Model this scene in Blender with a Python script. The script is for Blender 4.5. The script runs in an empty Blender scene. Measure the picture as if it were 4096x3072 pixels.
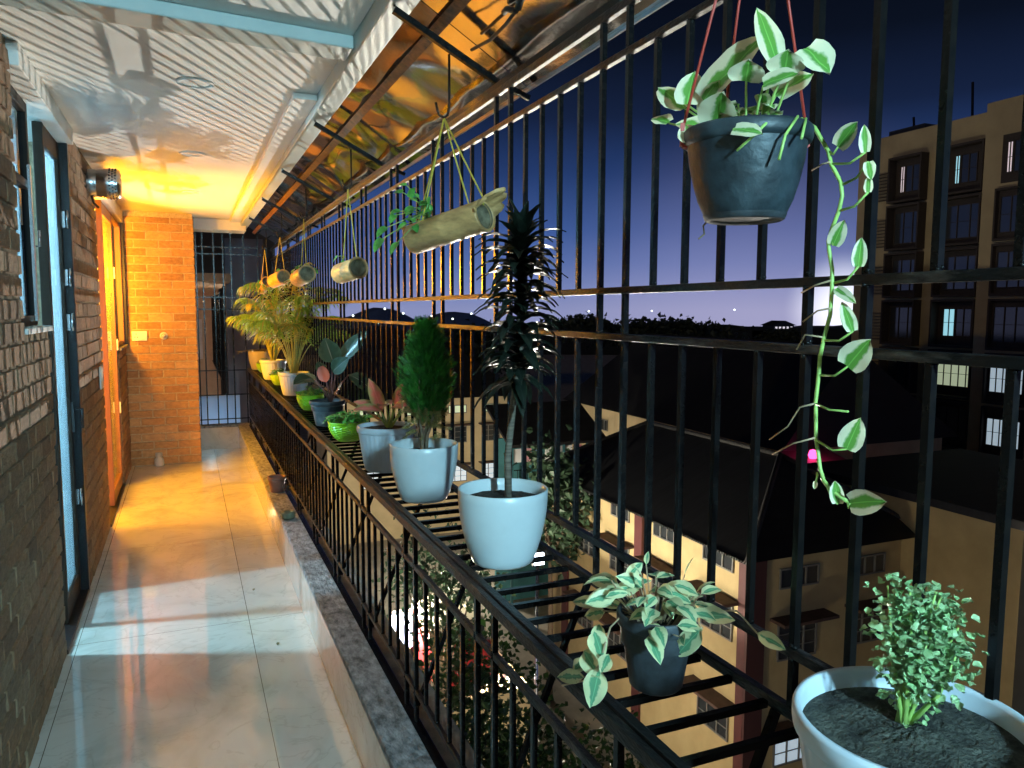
import bpy, math, random
from mathutils import Vector, Matrix, noise
random.seed(7)
R = math.radians
sc = bpy.context.scene
col = sc.collection
# ------------------------------------------------------------------ camera
cd = bpy.data.cameras.new("camera"); cam = bpy.data.objects.new("camera", cd); col.objects.link(cam)
cd.sensor_width = 36; cd.lens = 3065.6 / 4096 * 36; cd.clip_start = 0.05; cd.clip_end = 5000
_r = Vector((0.92064209, -0.39039071, 0.00363849)); _u = Vector((0.03403562, 0.08954205, 0.99540132)); _f = Vector((0.38892123, 0.91628452, -0.09572337))
cam.matrix_world = Matrix(((_r.x, _u.x, -_f.x, 0), (_r.y, _u.y, -_f.y, 0), (_r.z, _u.z, -_f.z, 1.65), (0, 0, 0, 1)))
sc.camera = cam
# ------------------------------------------------------------------ world (night sky)
W = bpy.data.worlds.new("World"); sc.world = W; W.use_nodes = True
nt = W.node_tree; nt.nodes.clear()
def wn(t): return nt.nodes.new(t)
out = wn('ShaderNodeOutputWorld'); bg = wn('ShaderNodeBackground'); tc = wn('ShaderNodeTexCoord'); sp = wn('ShaderNodeSeparateXYZ')
nt.links.new(tc.outputs['Generated'], sp.inputs[0])
rmp = wn('ShaderNodeValToRGB'); nt.links.new(sp.outputs['Z'], rmp.inputs[0])
cr = rmp.color_ramp
stops = [(0.0, (.25, .28, .50)), (.03, (.165, .215, .45)), (.06, (.095, .155, .39)), (.1, (.048, .10, .30)), (.17, (.018, .044, .15)), (.235, (.0075, .0155, .048)),
         (.31, (.0032, .0058, .0145)), (.40, (.0018, .0026, .006)), (1.0, (.0012, .0016, .004))]
cr.elements[0].position, cr.elements[0].color = 0, (*stops[0][1], 1)
cr.elements[1].position, cr.elements[1].color = 1, (*stops[-1][1], 1)
for p, c in stops[1:-1]:
    e = cr.elements.new(p); e.color = (*c, 1)
def glow(direction, cosw, power, color):
    v = wn('ShaderNodeVectorMath'); v.operation = 'DOT_PRODUCT'; v.inputs[1].default_value = Vector(direction).normalized()
    n = wn('ShaderNodeVectorMath'); n.operation = 'NORMALIZE'; nt.links.new(tc.outputs['Generated'], n.inputs[0]); nt.links.new(n.outputs[0], v.inputs[0])
    m = wn('ShaderNodeMapRange'); m.inputs[1].default_value = cosw; m.inputs[2].default_value = 1; nt.links.new(v.outputs['Value'], m.inputs[0])
    p = wn('ShaderNodeMath'); p.operation = 'POWER'; p.inputs[1].default_value = power; nt.links.new(m.outputs[0], p.inputs[0])
    x = wn('ShaderNodeMix'); x.data_type = 'RGBA'; x.blend_type = 'MIX'; x.inputs[6].default_value = (0, 0, 0, 1); x.inputs[7].default_value = (*color, 1)
    nt.links.new(p.outputs[0], x.inputs[0]); return x.outputs[2]
def addc(a, b):
    x = wn('ShaderNodeMix'); x.data_type = 'RGBA'; x.blend_type = 'ADD'; x.inputs[0].default_value = 1
    nt.links.new(a, x.inputs[6]); nt.links.new(b, x.inputs[7]); return x.outputs[2]
c1 = addc(rmp.outputs[0], glow((.724, .690, .004), .9974, 2.0, (.85, .85, .78)))
c1 = addc(c1, glow((.66, .75, -.04), .955, 1.7, (.11, .075, .07)))
sky = wn('ShaderNodeTexSky'); sky.sky_type = 'NISHITA'; sky.sun_disc = False; sky.sun_elevation = R(-6); sky.sun_rotation = R(130)
sm = wn('ShaderNodeMix'); sm.data_type = 'RGBA'; sm.blend_type = 'ADD'; sm.inputs[0].default_value = .004
nt.links.new(c1, sm.inputs[6]); nt.links.new(sky.outputs[0], sm.inputs[7])
nt.links.new(sm.outputs[2], bg.inputs[0]); bg.inputs[1].default_value = 1.0
nt.links.new(bg.outputs[0], out.inputs[0])
# ------------------------------------------------------------------ added amber city glow (the one sun lamp) and the lit, assumed and added lamps
def lamp(kind, name, loc, power, color, size=.1, aim=None, spot=None, blend=.3):
    l = bpy.data.lights.new(name, kind); o = bpy.data.objects.new(name, l); col.objects.link(o)
    l.energy = power; l.color = color; o.location = loc
    if kind == 'SUN': l.angle = size
    elif kind == 'AREA': l.shape = 'RECTANGLE'; l.size, l.size_y = size
    else: l.shadow_soft_size = size
    if spot: l.spot_size = R(spot); l.spot_blend = blend
    if aim is not None: o.rotation_euler = (Vector(aim) - Vector(loc)).to_track_quat('-Z', 'Y').to_euler()
    return o
lamp('SUN', 'city_glow_sun', (-20, -20, 20), .20, (1, .72, .36), R(.5), aim=(20, 2, 6))  # warm glow added from behind the camera to lift the dim tower
COOL = (.52, .86, 1.0); WARM = (1, .385, .010); WHITE = (1.0, .95, .84)
lamp('POINT', 'assumed_near_room_lamp', (-2.45, 4.76, 2.50), 600, (.40, .80, 1.0), .09)  # assumed lamp inside the room, placed from the cool patch on the floor
lamp('POINT', 'assumed_far_room_low_lamp', (-1.50, 6.85, 1.30), 300, WARM, .38)  # assumed room lamp, set low to spread orange over the ceiling
lamp('POINT', 'assumed_far_room_lamp', (-.90, 7.50, 1.98), 360, WARM, .15)  # second assumed room lamp, added to light the far brick wall
lamp('AREA', 'assumed_passage_light', (.50, -1.95, 2.585), 390, (.42, .82, 1.0), (.07, .9), aim=(.62, 1.0, 1.2))  # assumed light behind the camera, shines on the pots from there
lamp('SPOT', 'street_flood_lamp', (8.60, 18.45, -5.15), 11500, WHITE, .03, aim=(.05, 3.3, 2.6), spot=25, blend=.6)
lamp('POINT', 'assumed_courtyard_lamp', (5.88, 22.5, -7.5), 6200, (1.0, .92, .74), .12)  # assumed lamp above the sign, placed to brighten the yellow facade
lamp('POINT', 'facade_fill_lamp', (8.5, 20.5, -9.0), 1250, (1.0, .90, .70), .10)  # extra light added to brighten the yellow facade
lamp('POINT', 'yard_fill_lamp', (4.6, 13.4, -12.0), 900, (1.0, .90, .68), .15)  # added below the frame to brighten ground and backlight the tree
lamp('POINT', 'assumed_far_courtyard_lamp', (14.0, 41.0, -9.5), 1800, (1.0, .88, .70), .25)  # assumed unseen lamp, lights the far blocks
sc.view_settings.view_transform = 'Standard'; sc.view_settings.look = 'None'; sc.view_settings.exposure = 0; sc.view_settings.gamma = 1
sc.render.engine = 'CYCLES'
sc.cycles.max_bounces = 8; sc.cycles.diffuse_bounces = 4; sc.cycles.glossy_bounces = 4; sc.cycles.transparent_max_bounces = 16
sc.cycles.use_denoising = True; sc.cycles.sample_clamp_indirect = 6; sc.cycles.caustics_reflective = False; sc.cycles.caustics_refractive = False

# ------------------------------------------------------------------ mesh + object helpers
class MB:
    def __init__(s): s.v = []; s.f = []; s.m = []; s.uv = []; s.sm = []
    def face(s, idx, mi=0, uv=None, smooth=False):
        s.f.append(tuple(idx)); s.m.append(mi); s.uv.append(uv); s.sm.append(smooth)
    def box(s, lo, hi, mi=0):
        x0, y0, z0 = lo; x1, y1, z1 = hi; b = len(s.v)
        s.v += [(x0, y0, z0), (x1, y0, z0), (x1, y1, z0), (x0, y1, z0), (x0, y0, z1), (x1, y0, z1), (x1, y1, z1), (x0, y1, z1)]
        for q in ((3, 2, 1, 0), (4, 5, 6, 7), (0, 1, 5, 4), (1, 2, 6, 5), (2, 3, 7, 6), (3, 0, 4, 7)): s.face([b + i for i in q], mi)
    def hexa(s, pts, mi=0):
        b = len(s.v); s.v += [tuple(p) for p in pts]
        for q in ((3, 2, 1, 0), (4, 5, 6, 7), (0, 1, 5, 4), (1, 2, 6, 5), (2, 3, 7, 6), (3, 0, 4, 7)): s.face([b + i for i in q], mi)
    def bar(s, a, b_, w, h, mi=0, up=(0, 0, 1)):
        a = Vector(a); b_ = Vector(b_); d = (b_ - a).normalized(); u = Vector(up)
        if abs(d.dot(u)) > .95: u = Vector((0, 1, 0))
        x = d.cross(u).normalized() * w / 2; y = x.cross(d).normalized() * h / 2
        s.hexa([a - x - y, a + x - y, b_ + x - y, b_ - x - y, a - x + y, a + x + y, b_ + x + y, b_ - x + y], mi)
    def tube(s, pts, r, n=6, mi=0, cap=True):
        pts = [Vector(p) for p in pts]; k = len(pts); rs = r if isinstance(r, (list, tuple)) else [r] * k
        b = len(s.v); ref = None
        for i, p in enumerate(pts):
            d = (pts[min(i + 1, k - 1)] - pts[max(i - 1, 0)]).normalized()
            if ref is None: ref = Vector((0, 0, 1)) if abs(d.z) < .9 else Vector((1, 0, 0))
            x = d.cross(ref).normalized(); y = x.cross(d).normalized(); ref = y
            for j in range(n):
                a = 2 * math.pi * j / n; s.v.append(tuple(p + (x * math.cos(a) + y * math.sin(a)) * rs[i]))
        for i in range(k - 1):
            for j in range(n):
                j2 = (j + 1) % n; s.face((b + i * n + j, b + i * n + j2, b + (i + 1) * n + j2, b + (i + 1) * n + j), mi, None, True)
        if cap:
            s.face([b + j for j in range(n)][::-1], mi); s.face([b + (k - 1) * n + j for j in range(n)], mi)
    def lathe(s, prof, c=(0, 0, 0), n=40, mi=0, fn=None, close=False, smooth=True):
        b = len(s.v); k = len(prof)
        for i, (r, z) in enumerate(prof):
            for j in range(n):
                a = 2 * math.pi * j / n; rr = r + (fn(i, j, r, z) if fn else 0)
                s.v.append((c[0] + rr * math.cos(a), c[1] + rr * math.sin(a), c[2] + z))
        for i in range(k - 1):
            for j in range(n):
                j2 = (j + 1) % n; s.face((b + i * n + j, b + i * n + j2, b + (i + 1) * n + j2, b + (i + 1) * n + j), mi, None, smooth)
        if close: s.face([b + j for j in range(n)][::-1], mi)
    def leaf(s, base, d, L, Wd, up=(0, 0, 1), shape='oval', droop=.3, fold=.25, n=5, mi=0, curl=0.0):
        base = Vector(base); d = Vector(d).normalized(); up = Vector(up)
        side = d.cross(up)
        if side.length < .05: side = d.cross(Vector((random.uniform(-1, 1), random.uniform(-1, 1), .1)))
        side.normalize(); nrm = side.cross(d).normalized(); b = len(s.v); across = (-1, -.5, 0, .5, 1)
        p = base.copy(); dd = d.copy()
        for i in range(n + 1):
            t = i / n
            if shape == 'oval': w = math.sin(math.pi * min(1, t * .96 + .04) ** .85) ** .8 if 0 < t < 1 else (.05 if t == 0 else 0.0)
            elif shape == 'heart': w = (math.sin(math.pi * (t * .80 + .20)) ** .75) * (1.05 if t < .3 else 1) if t < 1 else 0
            elif shape == 'lance': w = (math.sin(math.pi * min(1, (t * .93 + .07)) ** .7) ** .9) if t < 1 else 0
            else: w = (1 - t) ** .5 if t > .2 else .5 + t * 1.9
            for a in across:
                q = p + side * (a * w * Wd / 2) + nrm * (abs(a) * w * Wd * .5 * fold) + nrm * (curl * Wd * math.sin(a * 5 + t * 9) * .12)
                s.v.append(tuple(q))
            step = L / n; dd = (dd + Vector((0, 0, -1)) * (droop / n) * (1 + t)).normalized() if droop else dd
            nrm = side.cross(dd).normalized(); p = p + dd * step
        for i in range(n):
            for j in range(4):
                q = (b + i * 5 + j, b + i * 5 + j + 1, b + (i + 1) * 5 + j + 1, b + (i + 1) * 5 + j)
                s.face(q, mi, [(j / 4, i / n), ((j + 1) / 4, i / n), ((j + 1) / 4, (i + 1) / n), (j / 4, (i + 1) / n)], True)
        return p
    def build(s, name, mats, parent=None, loc=None, bevel=0, kind=None, subsurf=0):
        me = bpy.data.meshes.new(name); me.from_pydata(s.v, [], s.f)
        for m in (mats if isinstance(mats, (list, tuple)) else [mats]): me.materials.append(m)
        me.polygons.foreach_set('material_index', s.m); me.polygons.foreach_set('use_smooth', s.sm)
        if any(u for u in s.uv):
            l = me.uv_layers.new(name='UVMap'); flat = []
            for f, u in zip(s.f, s.uv): flat += [c for p in (u or [(.5, .5)] * len(f)) for c in p]
            l.data.foreach_set('uv', flat)
        me.update(); o = bpy.data.objects.new(name, me); col.objects.link(o)
        if parent is not None: o.parent = parent
        if loc is not None: o.location = loc
        if bevel:
            b = o.modifiers.new('bevel', 'BEVEL'); b.width = bevel; b.segments = 2; b.limit_method = 'ANGLE'; b.angle_limit = R(40)
        if kind: o['kind'] = kind
        return o
def tag(o, label=None, cat=None, group=None, kind=None):
    if label: o['label'] = label
    if cat: o['category'] = cat
    if group: o['group'] = group
    if kind: o['kind'] = kind
    return o
def thing(name, loc, label, cat, group=None):
    o = bpy.data.objects.new(name, None); col.objects.link(o); o.location = loc; o.empty_display_size = .05
    return tag(o, label, cat, group)
def inst(name, mesh, loc, parent=None):
    o = bpy.data.objects.new(name, mesh); col.objects.link(o); o.location = loc
    if parent is not None: o.parent = parent
    return o

# ------------------------------------------------------------------ materials
def mat(name, base, rough=.5, metal=0, var=0, vscale=8, bump=0, bscale=40, spec=.5, base2=None, stretch=None, detail=6, coord='Object', trans=0, emit=None, estr=0, coat=0):
    m = bpy.data.materials.new(name); m.use_nodes = True; t = m.node_tree; b = t.nodes['Principled BSDF']
    b.inputs['Base Color'].default_value = (*base, 1); b.inputs['Roughness'].default_value = rough; b.inputs['Metallic'].default_value = metal
    b.inputs['Specular IOR Level'].default_value = spec
    if coat: b.inputs['Coat Weight'].default_value = coat; b.inputs['Coat Roughness'].default_value = .08
    if emit: b.inputs['Emission Color'].default_value = (*emit, 1); b.inputs['Emission Strength'].default_value = estr
    if var or bump or base2:
        c = t.nodes.new('ShaderNodeTexCoord'); mp = t.nodes.new('ShaderNodeMapping'); t.links.new(c.outputs[coord], mp.inputs[0])
        if stretch: mp.inputs['Scale'].default_value = stretch
    if var or base2:
        n = t.nodes.new('ShaderNodeTexNoise'); n.inputs['Scale'].default_value = vscale; n.inputs['Detail'].default_value = detail; n.inputs['Roughness'].default_value = .62
        t.links.new(mp.outputs[0], n.inputs[0]); r = t.nodes.new('ShaderNodeValToRGB'); t.links.new(n.outputs[0], r.inputs[0])
        lo = base2 if base2 else tuple(x * (1 - var) for x in base); hi = base if base2 else tuple(min(1, x * (1 + var)) for x in base)
        r.color_ramp.elements[0].position = .34; r.color_ramp.elements[0].color = (*lo, 1); r.color_ramp.elements[1].position = .66; r.color_ramp.elements[1].color = (*hi, 1)
        t.links.new(r.outputs[0], b.inputs['Base Color'])
    if bump:
        n2 = t.nodes.new('ShaderNodeTexNoise'); n2.inputs['Scale'].default_value = bscale; n2.inputs['Detail'].default_value = 5; t.links.new(mp.outputs[0], n2.inputs[0])
        bn = t.nodes.new('ShaderNodeBump'); bn.inputs['Strength'].default_value = bump; bn.inputs['Distance'].default_value = .01
        t.links.new(n2.outputs[0], bn.inputs['Height']); t.links.new(bn.outputs[0], b.inputs['Normal'])
    if trans:
        tr = t.nodes.new('ShaderNodeBsdfTranslucent'); mx = t.nodes.new('ShaderNodeMixShader'); mx.inputs[0].default_value = trans
        src = b.inputs['Base Color'].links[0].from_socket if b.inputs['Base Color'].links else None
        if src: t.links.new(src, tr.inputs[0])
        else: tr.inputs[0].default_value = (*base, 1)
        o = t.nodes['Material Output']; t.links.new(b.outputs[0], mx.inputs[1]); t.links.new(tr.outputs[0], mx.inputs[2]); t.links.new(mx.outputs[0], o.inputs[0])
    return m
def variegated(name, green, cream, thr=.32, rough=.4, vs=3.5, soft=.06, vein=None):
    """leaf whose green centre and pale margin follow the leaf's own UV"""
    m = mat(name, green, rough); t = m.node_tree; b = t.nodes['Principled BSDF']; N = t.nodes.new; Lk = t.links.new
    uv = N('ShaderNodeUVMap'); s = N('ShaderNodeSeparateXYZ'); Lk(uv.outputs[0], s.inputs[0])
    a = N('ShaderNodeMath'); a.operation = 'SUBTRACT'; a.inputs[1].default_value = .5; Lk(s.outputs[0], a.inputs[0])
    ab = N('ShaderNodeMath'); ab.operation = 'ABSOLUTE'; Lk(a.outputs[0], ab.inputs[0])
    c = N('ShaderNodeTexCoord'); n = N('ShaderNodeTexNoise'); n.inputs['Scale'].default_value = vs * 12; n.inputs['Detail'].default_value = 4; Lk(c.outputs['Object'], n.inputs[0])
    n2 = N('ShaderNodeMath'); n2.operation = 'MULTIPLY_ADD'; n2.inputs[1].default_value = .7; n2.inputs[2].default_value = -.35; Lk(n.outputs[0], n2.inputs[0])
    ad = N('ShaderNodeMath'); ad.operation = 'ADD'; Lk(ab.outputs[0], ad.inputs[0]); Lk(n2.outputs[0], ad.inputs[1])
    mr = N('ShaderNodeMapRange'); mr.inputs[1].default_value = thr - soft; mr.inputs[2].default_value = thr + soft; Lk(ad.outputs[0], mr.inputs[0])
    mx = N('ShaderNodeMix'); mx.data_type = 'RGBA'; mx.inputs[6].default_value = (*green, 1); mx.inputs[7].default_value = (*cream, 1); Lk(mr.outputs[0], mx.inputs[0])
    res = mx.outputs[2]
    # midrib
    vr = N('ShaderNodeMapRange'); vr.inputs[1].default_value = .03; vr.inputs[2].default_value = .0; Lk(ab.outputs[0], vr.inputs[0])
    m2 = N('ShaderNodeMix'); m2.data_type = 'RGBA'; m2.inputs[7].default_value = (*(vein or tuple(min(1, x * 1.7 + .03) for x in green)), 1); Lk(vr.outputs[0], m2.inputs[0]); Lk(res, m2.inputs[6])
    res = m2.outputs[2]; Lk(res, b.inputs['Base Color'])
    tr = N('ShaderNodeBsdfTranslucent'); Lk(res, tr.inputs[0]); ms = N('ShaderNodeMixShader'); ms.inputs[0].default_value = .22
    Lk(b.outputs[0], ms.inputs[1]); Lk(tr.outputs[0], ms.inputs[2]); Lk(ms.outputs[0], t.nodes['Material Output'].inputs[0])
    return m
def glass(name, tint=(1, 1, 1), f0=.06, dirt=0.0):
    m = bpy.data.materials.new(name); m.use_nodes = True; t = m.node_tree; t.nodes.clear(); N = t.nodes.new; Lk = t.links.new
    o = N('ShaderNodeOutputMaterial'); tr = N('ShaderNodeBsdfTransparent'); tr.inputs[0].default_value = (*tint, 1)
    g = N('ShaderNodeBsdfGlossy'); g.inputs['Roughness'].default_value = .02; fr = N('ShaderNodeFresnel'); fr.inputs[0].default_value = 1.45
    ge = N('ShaderNodeNewGeometry'); io = N('ShaderNodeMapRange'); io.inputs[3].default_value = 1.45; io.inputs[4].default_value = 1 / 1.45; Lk(ge.outputs['Backfacing'], io.inputs[0]); Lk(io.outputs[0], fr.inputs[0])
    mx = N('ShaderNodeMixShader'); Lk(fr.outputs[0], mx.inputs[0]); Lk(tr.outputs[0], mx.inputs[1]); Lk(g.outputs[0], mx.inputs[2])
    if dirt:
        df = N('ShaderNodeBsdfTranslucent'); df.inputs[0].default_value = (.85, .9, .95, 1); m2 = N('ShaderNodeMixShader'); m2.inputs[0].default_value = dirt
        c = N('ShaderNodeTexCoord'); mp = N('ShaderNodeMapping'); mp.inputs['Scale'].default_value = (3, 14, 1.2); n = N('ShaderNodeTexNoise'); n.inputs['Scale'].default_value = 2.5
        Lk(c.outputs['Object'], mp.inputs[0]); Lk(mp.outputs[0], n.inputs[0]); mm = N('ShaderNodeMath'); mm.operation = 'MULTIPLY'; mm.inputs[1].default_value = dirt * 2; Lk(n.outputs[0], mm.inputs[0]); Lk(mm.outputs[0], m2.inputs[0])
        Lk(mx.outputs[0], m2.inputs[1]); Lk(df.outputs[0], m2.inputs[2]); Lk(m2.outputs[0], o.inputs[0])
    else: Lk(mx.outputs[0], o.inputs[0])
    return m
def marble(name, joints=True):
    m = mat(name, (.60, .58, .52), .055, spec=.95); t = m.node_tree; b = t.nodes['Principled BSDF']; N = t.nodes.new; Lk = t.links.new
    c = N('ShaderNodeTexCoord'); n = N('ShaderNodeTexNoise'); n.inputs['Scale'].default_value = 1.6; n.inputs['Detail'].default_value = 9; n.inputs['Distortion'].default_value = 1.6; n.inputs['Roughness'].default_value = .6
    Lk(c.outputs['Object'], n.inputs[0]); r = N('ShaderNodeValToRGB'); Lk(n.outputs[0], r.inputs[0]); e = r.color_ramp.elements
    e[0].position = .30; e[0].color = (.44, .43, .38, 1); e[1].position = .52; e[1].color = (.62, .61, .56, 1); x = e.new(.72); x.color = (.68, .67, .62, 1)
    v = N('ShaderNodeTexNoise'); v.inputs['Scale'].default_value = 2.3; v.inputs['Detail'].default_value = 10; v.inputs['Distortion'].default_value = 2.5; Lk(c.outputs['Object'], v.inputs[0])
    va = N('ShaderNodeMath'); va.operation = 'SUBTRACT'; va.inputs[1].default_value = .5; Lk(v.outputs[0], va.inputs[0]); vb = N('ShaderNodeMath'); vb.operation = 'ABSOLUTE'; Lk(va.outputs[0], vb.inputs[0])
    vm = N('ShaderNodeMapRange'); vm.inputs[1].default_value = 0; vm.inputs[2].default_value = .02; vm.inputs[3].default_value = .35; vm.inputs[4].default_value = 0; Lk(vb.outputs[0], vm.inputs[0])
    mv = N('ShaderNodeMix'); mv.data_type = 'RGBA'; mv.inputs[7].default_value = (.36, .33, .27, 1); Lk(vm.outputs[0], mv.inputs[0]); Lk(r.outputs[0], mv.inputs[6]); res = mv.outputs[2]
    if joints:
        s = N('ShaderNodeSeparateXYZ'); Lk(c.outputs['Object'], s.inputs[0]); fac = None
        for ax, off, period in ((0, .256, .8), (1, 4.18, 1.6)):
            a = N('ShaderNodeMath'); a.operation = 'SUBTRACT'; a.inputs[1].default_value = off - period * 20 - period / 2; Lk(s.outputs[ax], a.inputs[0])
            md = N('ShaderNodeMath'); md.operation = 'MODULO'; md.inputs[1].default_value = period; Lk(a.outputs[0], md.inputs[0])
            q = N('ShaderNodeMath'); q.operation = 'SUBTRACT'; q.inputs[1].default_value = period / 2; Lk(md.outputs[0], q.inputs[0]); ab = N('ShaderNodeMath'); ab.operation = 'ABSOLUTE'; Lk(q.outputs[0], ab.inputs[0])
            lt = N('ShaderNodeMath'); lt.operation = 'LESS_THAN'; lt.inputs[1].default_value = .0016; Lk(ab.outputs[0], lt.inputs[0])
            if fac is None: fac = lt.outputs[0]
            else:
                mxx = N('ShaderNodeMath'); mxx.operation = 'MAXIMUM'; Lk(fac, mxx.inputs[0]); Lk(lt.outputs[0], mxx.inputs[1]); fac = mxx.outputs[0]
        mj = N('ShaderNodeMix'); mj.data_type = 'RGBA'; mj.inputs[7].default_value = (.13, .11, .08, 1); Lk(fac, mj.inputs[0]); Lk(res, mj.inputs[6]); res = mj.outputs[2]
    Lk(res, b.inputs['Base Color']); return m
M = {}
M['marble'] = marble('polished_marble'); M['marble_plain'] = marble('marble_skirting', False)
M['granite'] = mat('rough_granite', (.33, .345, .36), .7, base2=(.060, .064, .068), vscale=34, detail=10, bump=1.0, bscale=60, stretch=(1, .55, 1))
M['black_granite'] = mat('black_granite', (.016, .016, .018), .35, base2=(.005, .005, .006), vscale=120, bump=.1, spec=.2)
M['concrete'] = mat('smeared_concrete', (.26, .25, .23), .85, base2=(.11, .105, .10), vscale=9, bump=.5, bscale=30)
M['plaster'] = mat('white_plaster', (.78, .77, .73), .6, var=.05, vscale=5, bump=.12, bscale=60)
M['pvc'] = mat('white_ceiling_panel', (.87, .865, .83), .55, spec=.25, var=.03, vscale=2, bump=.03, bscale=20)
M['trim'] = mat('pale_trim', (.44, .50, .48), .4, var=.06, vscale=6)
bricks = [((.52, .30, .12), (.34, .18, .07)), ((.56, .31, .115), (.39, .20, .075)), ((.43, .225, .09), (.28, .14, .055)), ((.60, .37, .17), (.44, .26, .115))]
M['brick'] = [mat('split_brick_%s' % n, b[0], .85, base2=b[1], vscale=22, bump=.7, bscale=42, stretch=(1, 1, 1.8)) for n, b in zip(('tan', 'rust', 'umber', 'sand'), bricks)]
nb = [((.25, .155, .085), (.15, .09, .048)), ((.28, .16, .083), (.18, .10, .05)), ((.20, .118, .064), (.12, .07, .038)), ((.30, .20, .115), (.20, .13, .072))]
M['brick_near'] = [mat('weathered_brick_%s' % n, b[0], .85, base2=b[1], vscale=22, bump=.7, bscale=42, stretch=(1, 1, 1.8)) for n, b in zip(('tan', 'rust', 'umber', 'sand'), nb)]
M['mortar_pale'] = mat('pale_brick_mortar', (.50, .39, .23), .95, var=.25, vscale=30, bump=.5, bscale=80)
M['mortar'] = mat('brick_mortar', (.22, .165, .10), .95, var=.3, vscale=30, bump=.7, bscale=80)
M['iron'] = mat('black_gloss_paint', (.0045, .0045, .005), .24, base2=(.010, .008, .007), vscale=55, bump=.06, bscale=70, spec=.22)
M['worn'] = mat('worn_black_paint', (.006, .006, .0065), .4, base2=(.085, .070, .060), vscale=16, detail=12, bump=.3, bscale=110, spec=.25, stretch=(2, .5, 2))
for e_, p_ in zip(M['worn'].node_tree.nodes['Color Ramp'].color_ramp.elements, (.30, .46)): e_.position = p_
M['rust'] = mat('rusty_flat_iron', (.20, .085, .04), .65, base2=(.045, .02, .012), vscale=38, bump=.5, bscale=120)
M['sheet'] = mat('bright_metal_sheet', (.66, .63, .58), .085, 1, var=.12, vscale=3, bump=.05, bscale=14)
M['sheet_back'] = mat('sheet_edge', (.5, .55, .65), .3, 1)
M['alu_dark'] = mat('dark_brown_frame', (.022, .012, .007), .55, var=.2, spec=.15)
M['alu'] = mat('brown_aluminium', (.20, .085, .04), .5, 0, var=.12, vscale=10, stretch=(8, 8, .6))
M['alu_grey'] = mat('grey_brown_aluminium', (.014, .011, .009), .55, 0, var=.1, spec=.15)
M['black'] = mat('black_rubber', (.012, .012, .013), .5)
M['chrome'] = mat('steel_hardware', (.55, .57, .6), .25, 1)
M['glass'] = glass('door_glass', (.95, .98, 1), dirt=.035); M['smeared'] = glass('smeared_door_glass', (.93, .97, 1), dirt=.17); M['pane'] = glass('window_glass', (.8, .85, .9))
M['switch'] = mat('ivory_plastic', (.78, .76, .68), .35)
M['pot_white'] = mat('white_ceramic_pot', (.62, .68, .70), .30, var=.07, vscale=4, detail=10, spec=.5)
M['pot_ribbed'] = mat('white_plastic_pot', (.58, .65, .72), .42, var=.05, vscale=12)
M['pot_cream'] = mat('cream_plastic_pot', (.62, .56, .48), .45, var=.05)
M['pot_green'] = mat('lime_plastic', (.30, .62, .015), .38, var=.10, vscale=20)
M['pot_black'] = mat('dusty_black_plastic', (.045, .055, .065), .55, base2=(.016, .018, .020), vscale=16, bump=.2, bscale=40)
M['pot_hang'] = mat('blue_black_plastic', (.030, .046, .056), .5, base2=(.006, .011, .015), vscale=17, detail=12, bump=.25, bscale=45)
M['pot_dust'] = mat('black_plastic_with_lime_scale', (.20, .21, .21), .6, base2=(.03, .036, .042), vscale=9, bump=.2)
M['pot_brown'] = mat('terracotta_plastic', (.24, .085, .05), .55, var=.12, vscale=20)
M['soil'] = mat('dark_soil', (.055, .042, .032), .95, base2=(.012, .009, .007), vscale=45, bump=1.0, bscale=70)
M['soil_dry'] = mat('crumbly_soil', (.085, .085, .068), .95, base2=(.012, .011, .009), vscale=26, detail=12, bump=1.0, bscale=160)
M['bamboo'] = mat('dry_bamboo', (.82, .50, .20), .45, base2=(.40, .22, .085), vscale=13, stretch=(1, .6, 2.5), bump=.35, detail=9)
M['bamboo_in'] = mat('bamboo_inside', (.34, .29, .18), .8, base2=(.10, .08, .045), vscale=22)
M['rope'] = mat('yellow_rope', (.58, .46, .06), .7, var=.2, vscale=120)
M['redcord'] = mat('red_plastic_cord', (.42, .045, .03), .45, var=.1)
M['stem'] = mat('green_stem', (.22, .36, .08), .5, var=.2, vscale=30)
M['palestem'] = mat('pale_green_vine', (.34, .52, .13), .45, var=.2, vscale=30)
M['dry'] = mat('dry_tendril', (.42, .30, .18), .7, var=.2)
M['bark'] = mat('grey_brown_bark', (.20, .15, .10), .85, var=.35, vscale=40, bump=.6, bscale=60)
M['cane'] = mat('ringed_cane', (.24, .20, .15), .8, base2=(.08, .06, .045), vscale=9, stretch=(.3, .3, 12), bump=.5)
M['pothos'] = variegated('marbled_pothos_leaf', (.12, .33, .05), (.80, .74, .50), .20, vs=2.2, soft=.05)
M['ficus'] = variegated('cream_edged_leaf', (.13, .36, .19), (.72, .74, .42), .17, soft=.03)
M['aglao'] = variegated('pink_leaf_green_edge', (.52, .15, .12), (.26, .25, .09), .30, soft=.16, vein=(.62, .25, .22))
M['dracaena'] = variegated('dark_dracaena_leaf', (.010, .017, .012), (.014, .028, .016), .42, rough=.40, soft=.1)
M['philo'] = variegated('dark_philodendron_leaf', (.035, .06, .035), (.05, .08, .045), .42, rough=.25, soft=.1, vein=(.16, .17, .13))
M['philo_red'] = mat('young_red_leaf', (.50, .10, .05), .35, var=.15, trans=.2)
M['petiole'] = mat('purple_leaf_stalk', (.16, .07, .06), .4, var=.2)
M['herb'] = mat('fresh_green_leaf', (.09, .33, .06), .4, var=.45, vscale=30, trans=.2)
M['herb2'] = mat('pale_shrub_leaf', (.46, .60, .34), .45, base2=(.22, .42, .16), vscale=50, trans=.2)
M['thuja'] = mat('thuja_green', (.045, .23, .022), .5, base2=(.012, .07, .01), vscale=24, trans=.15)
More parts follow.
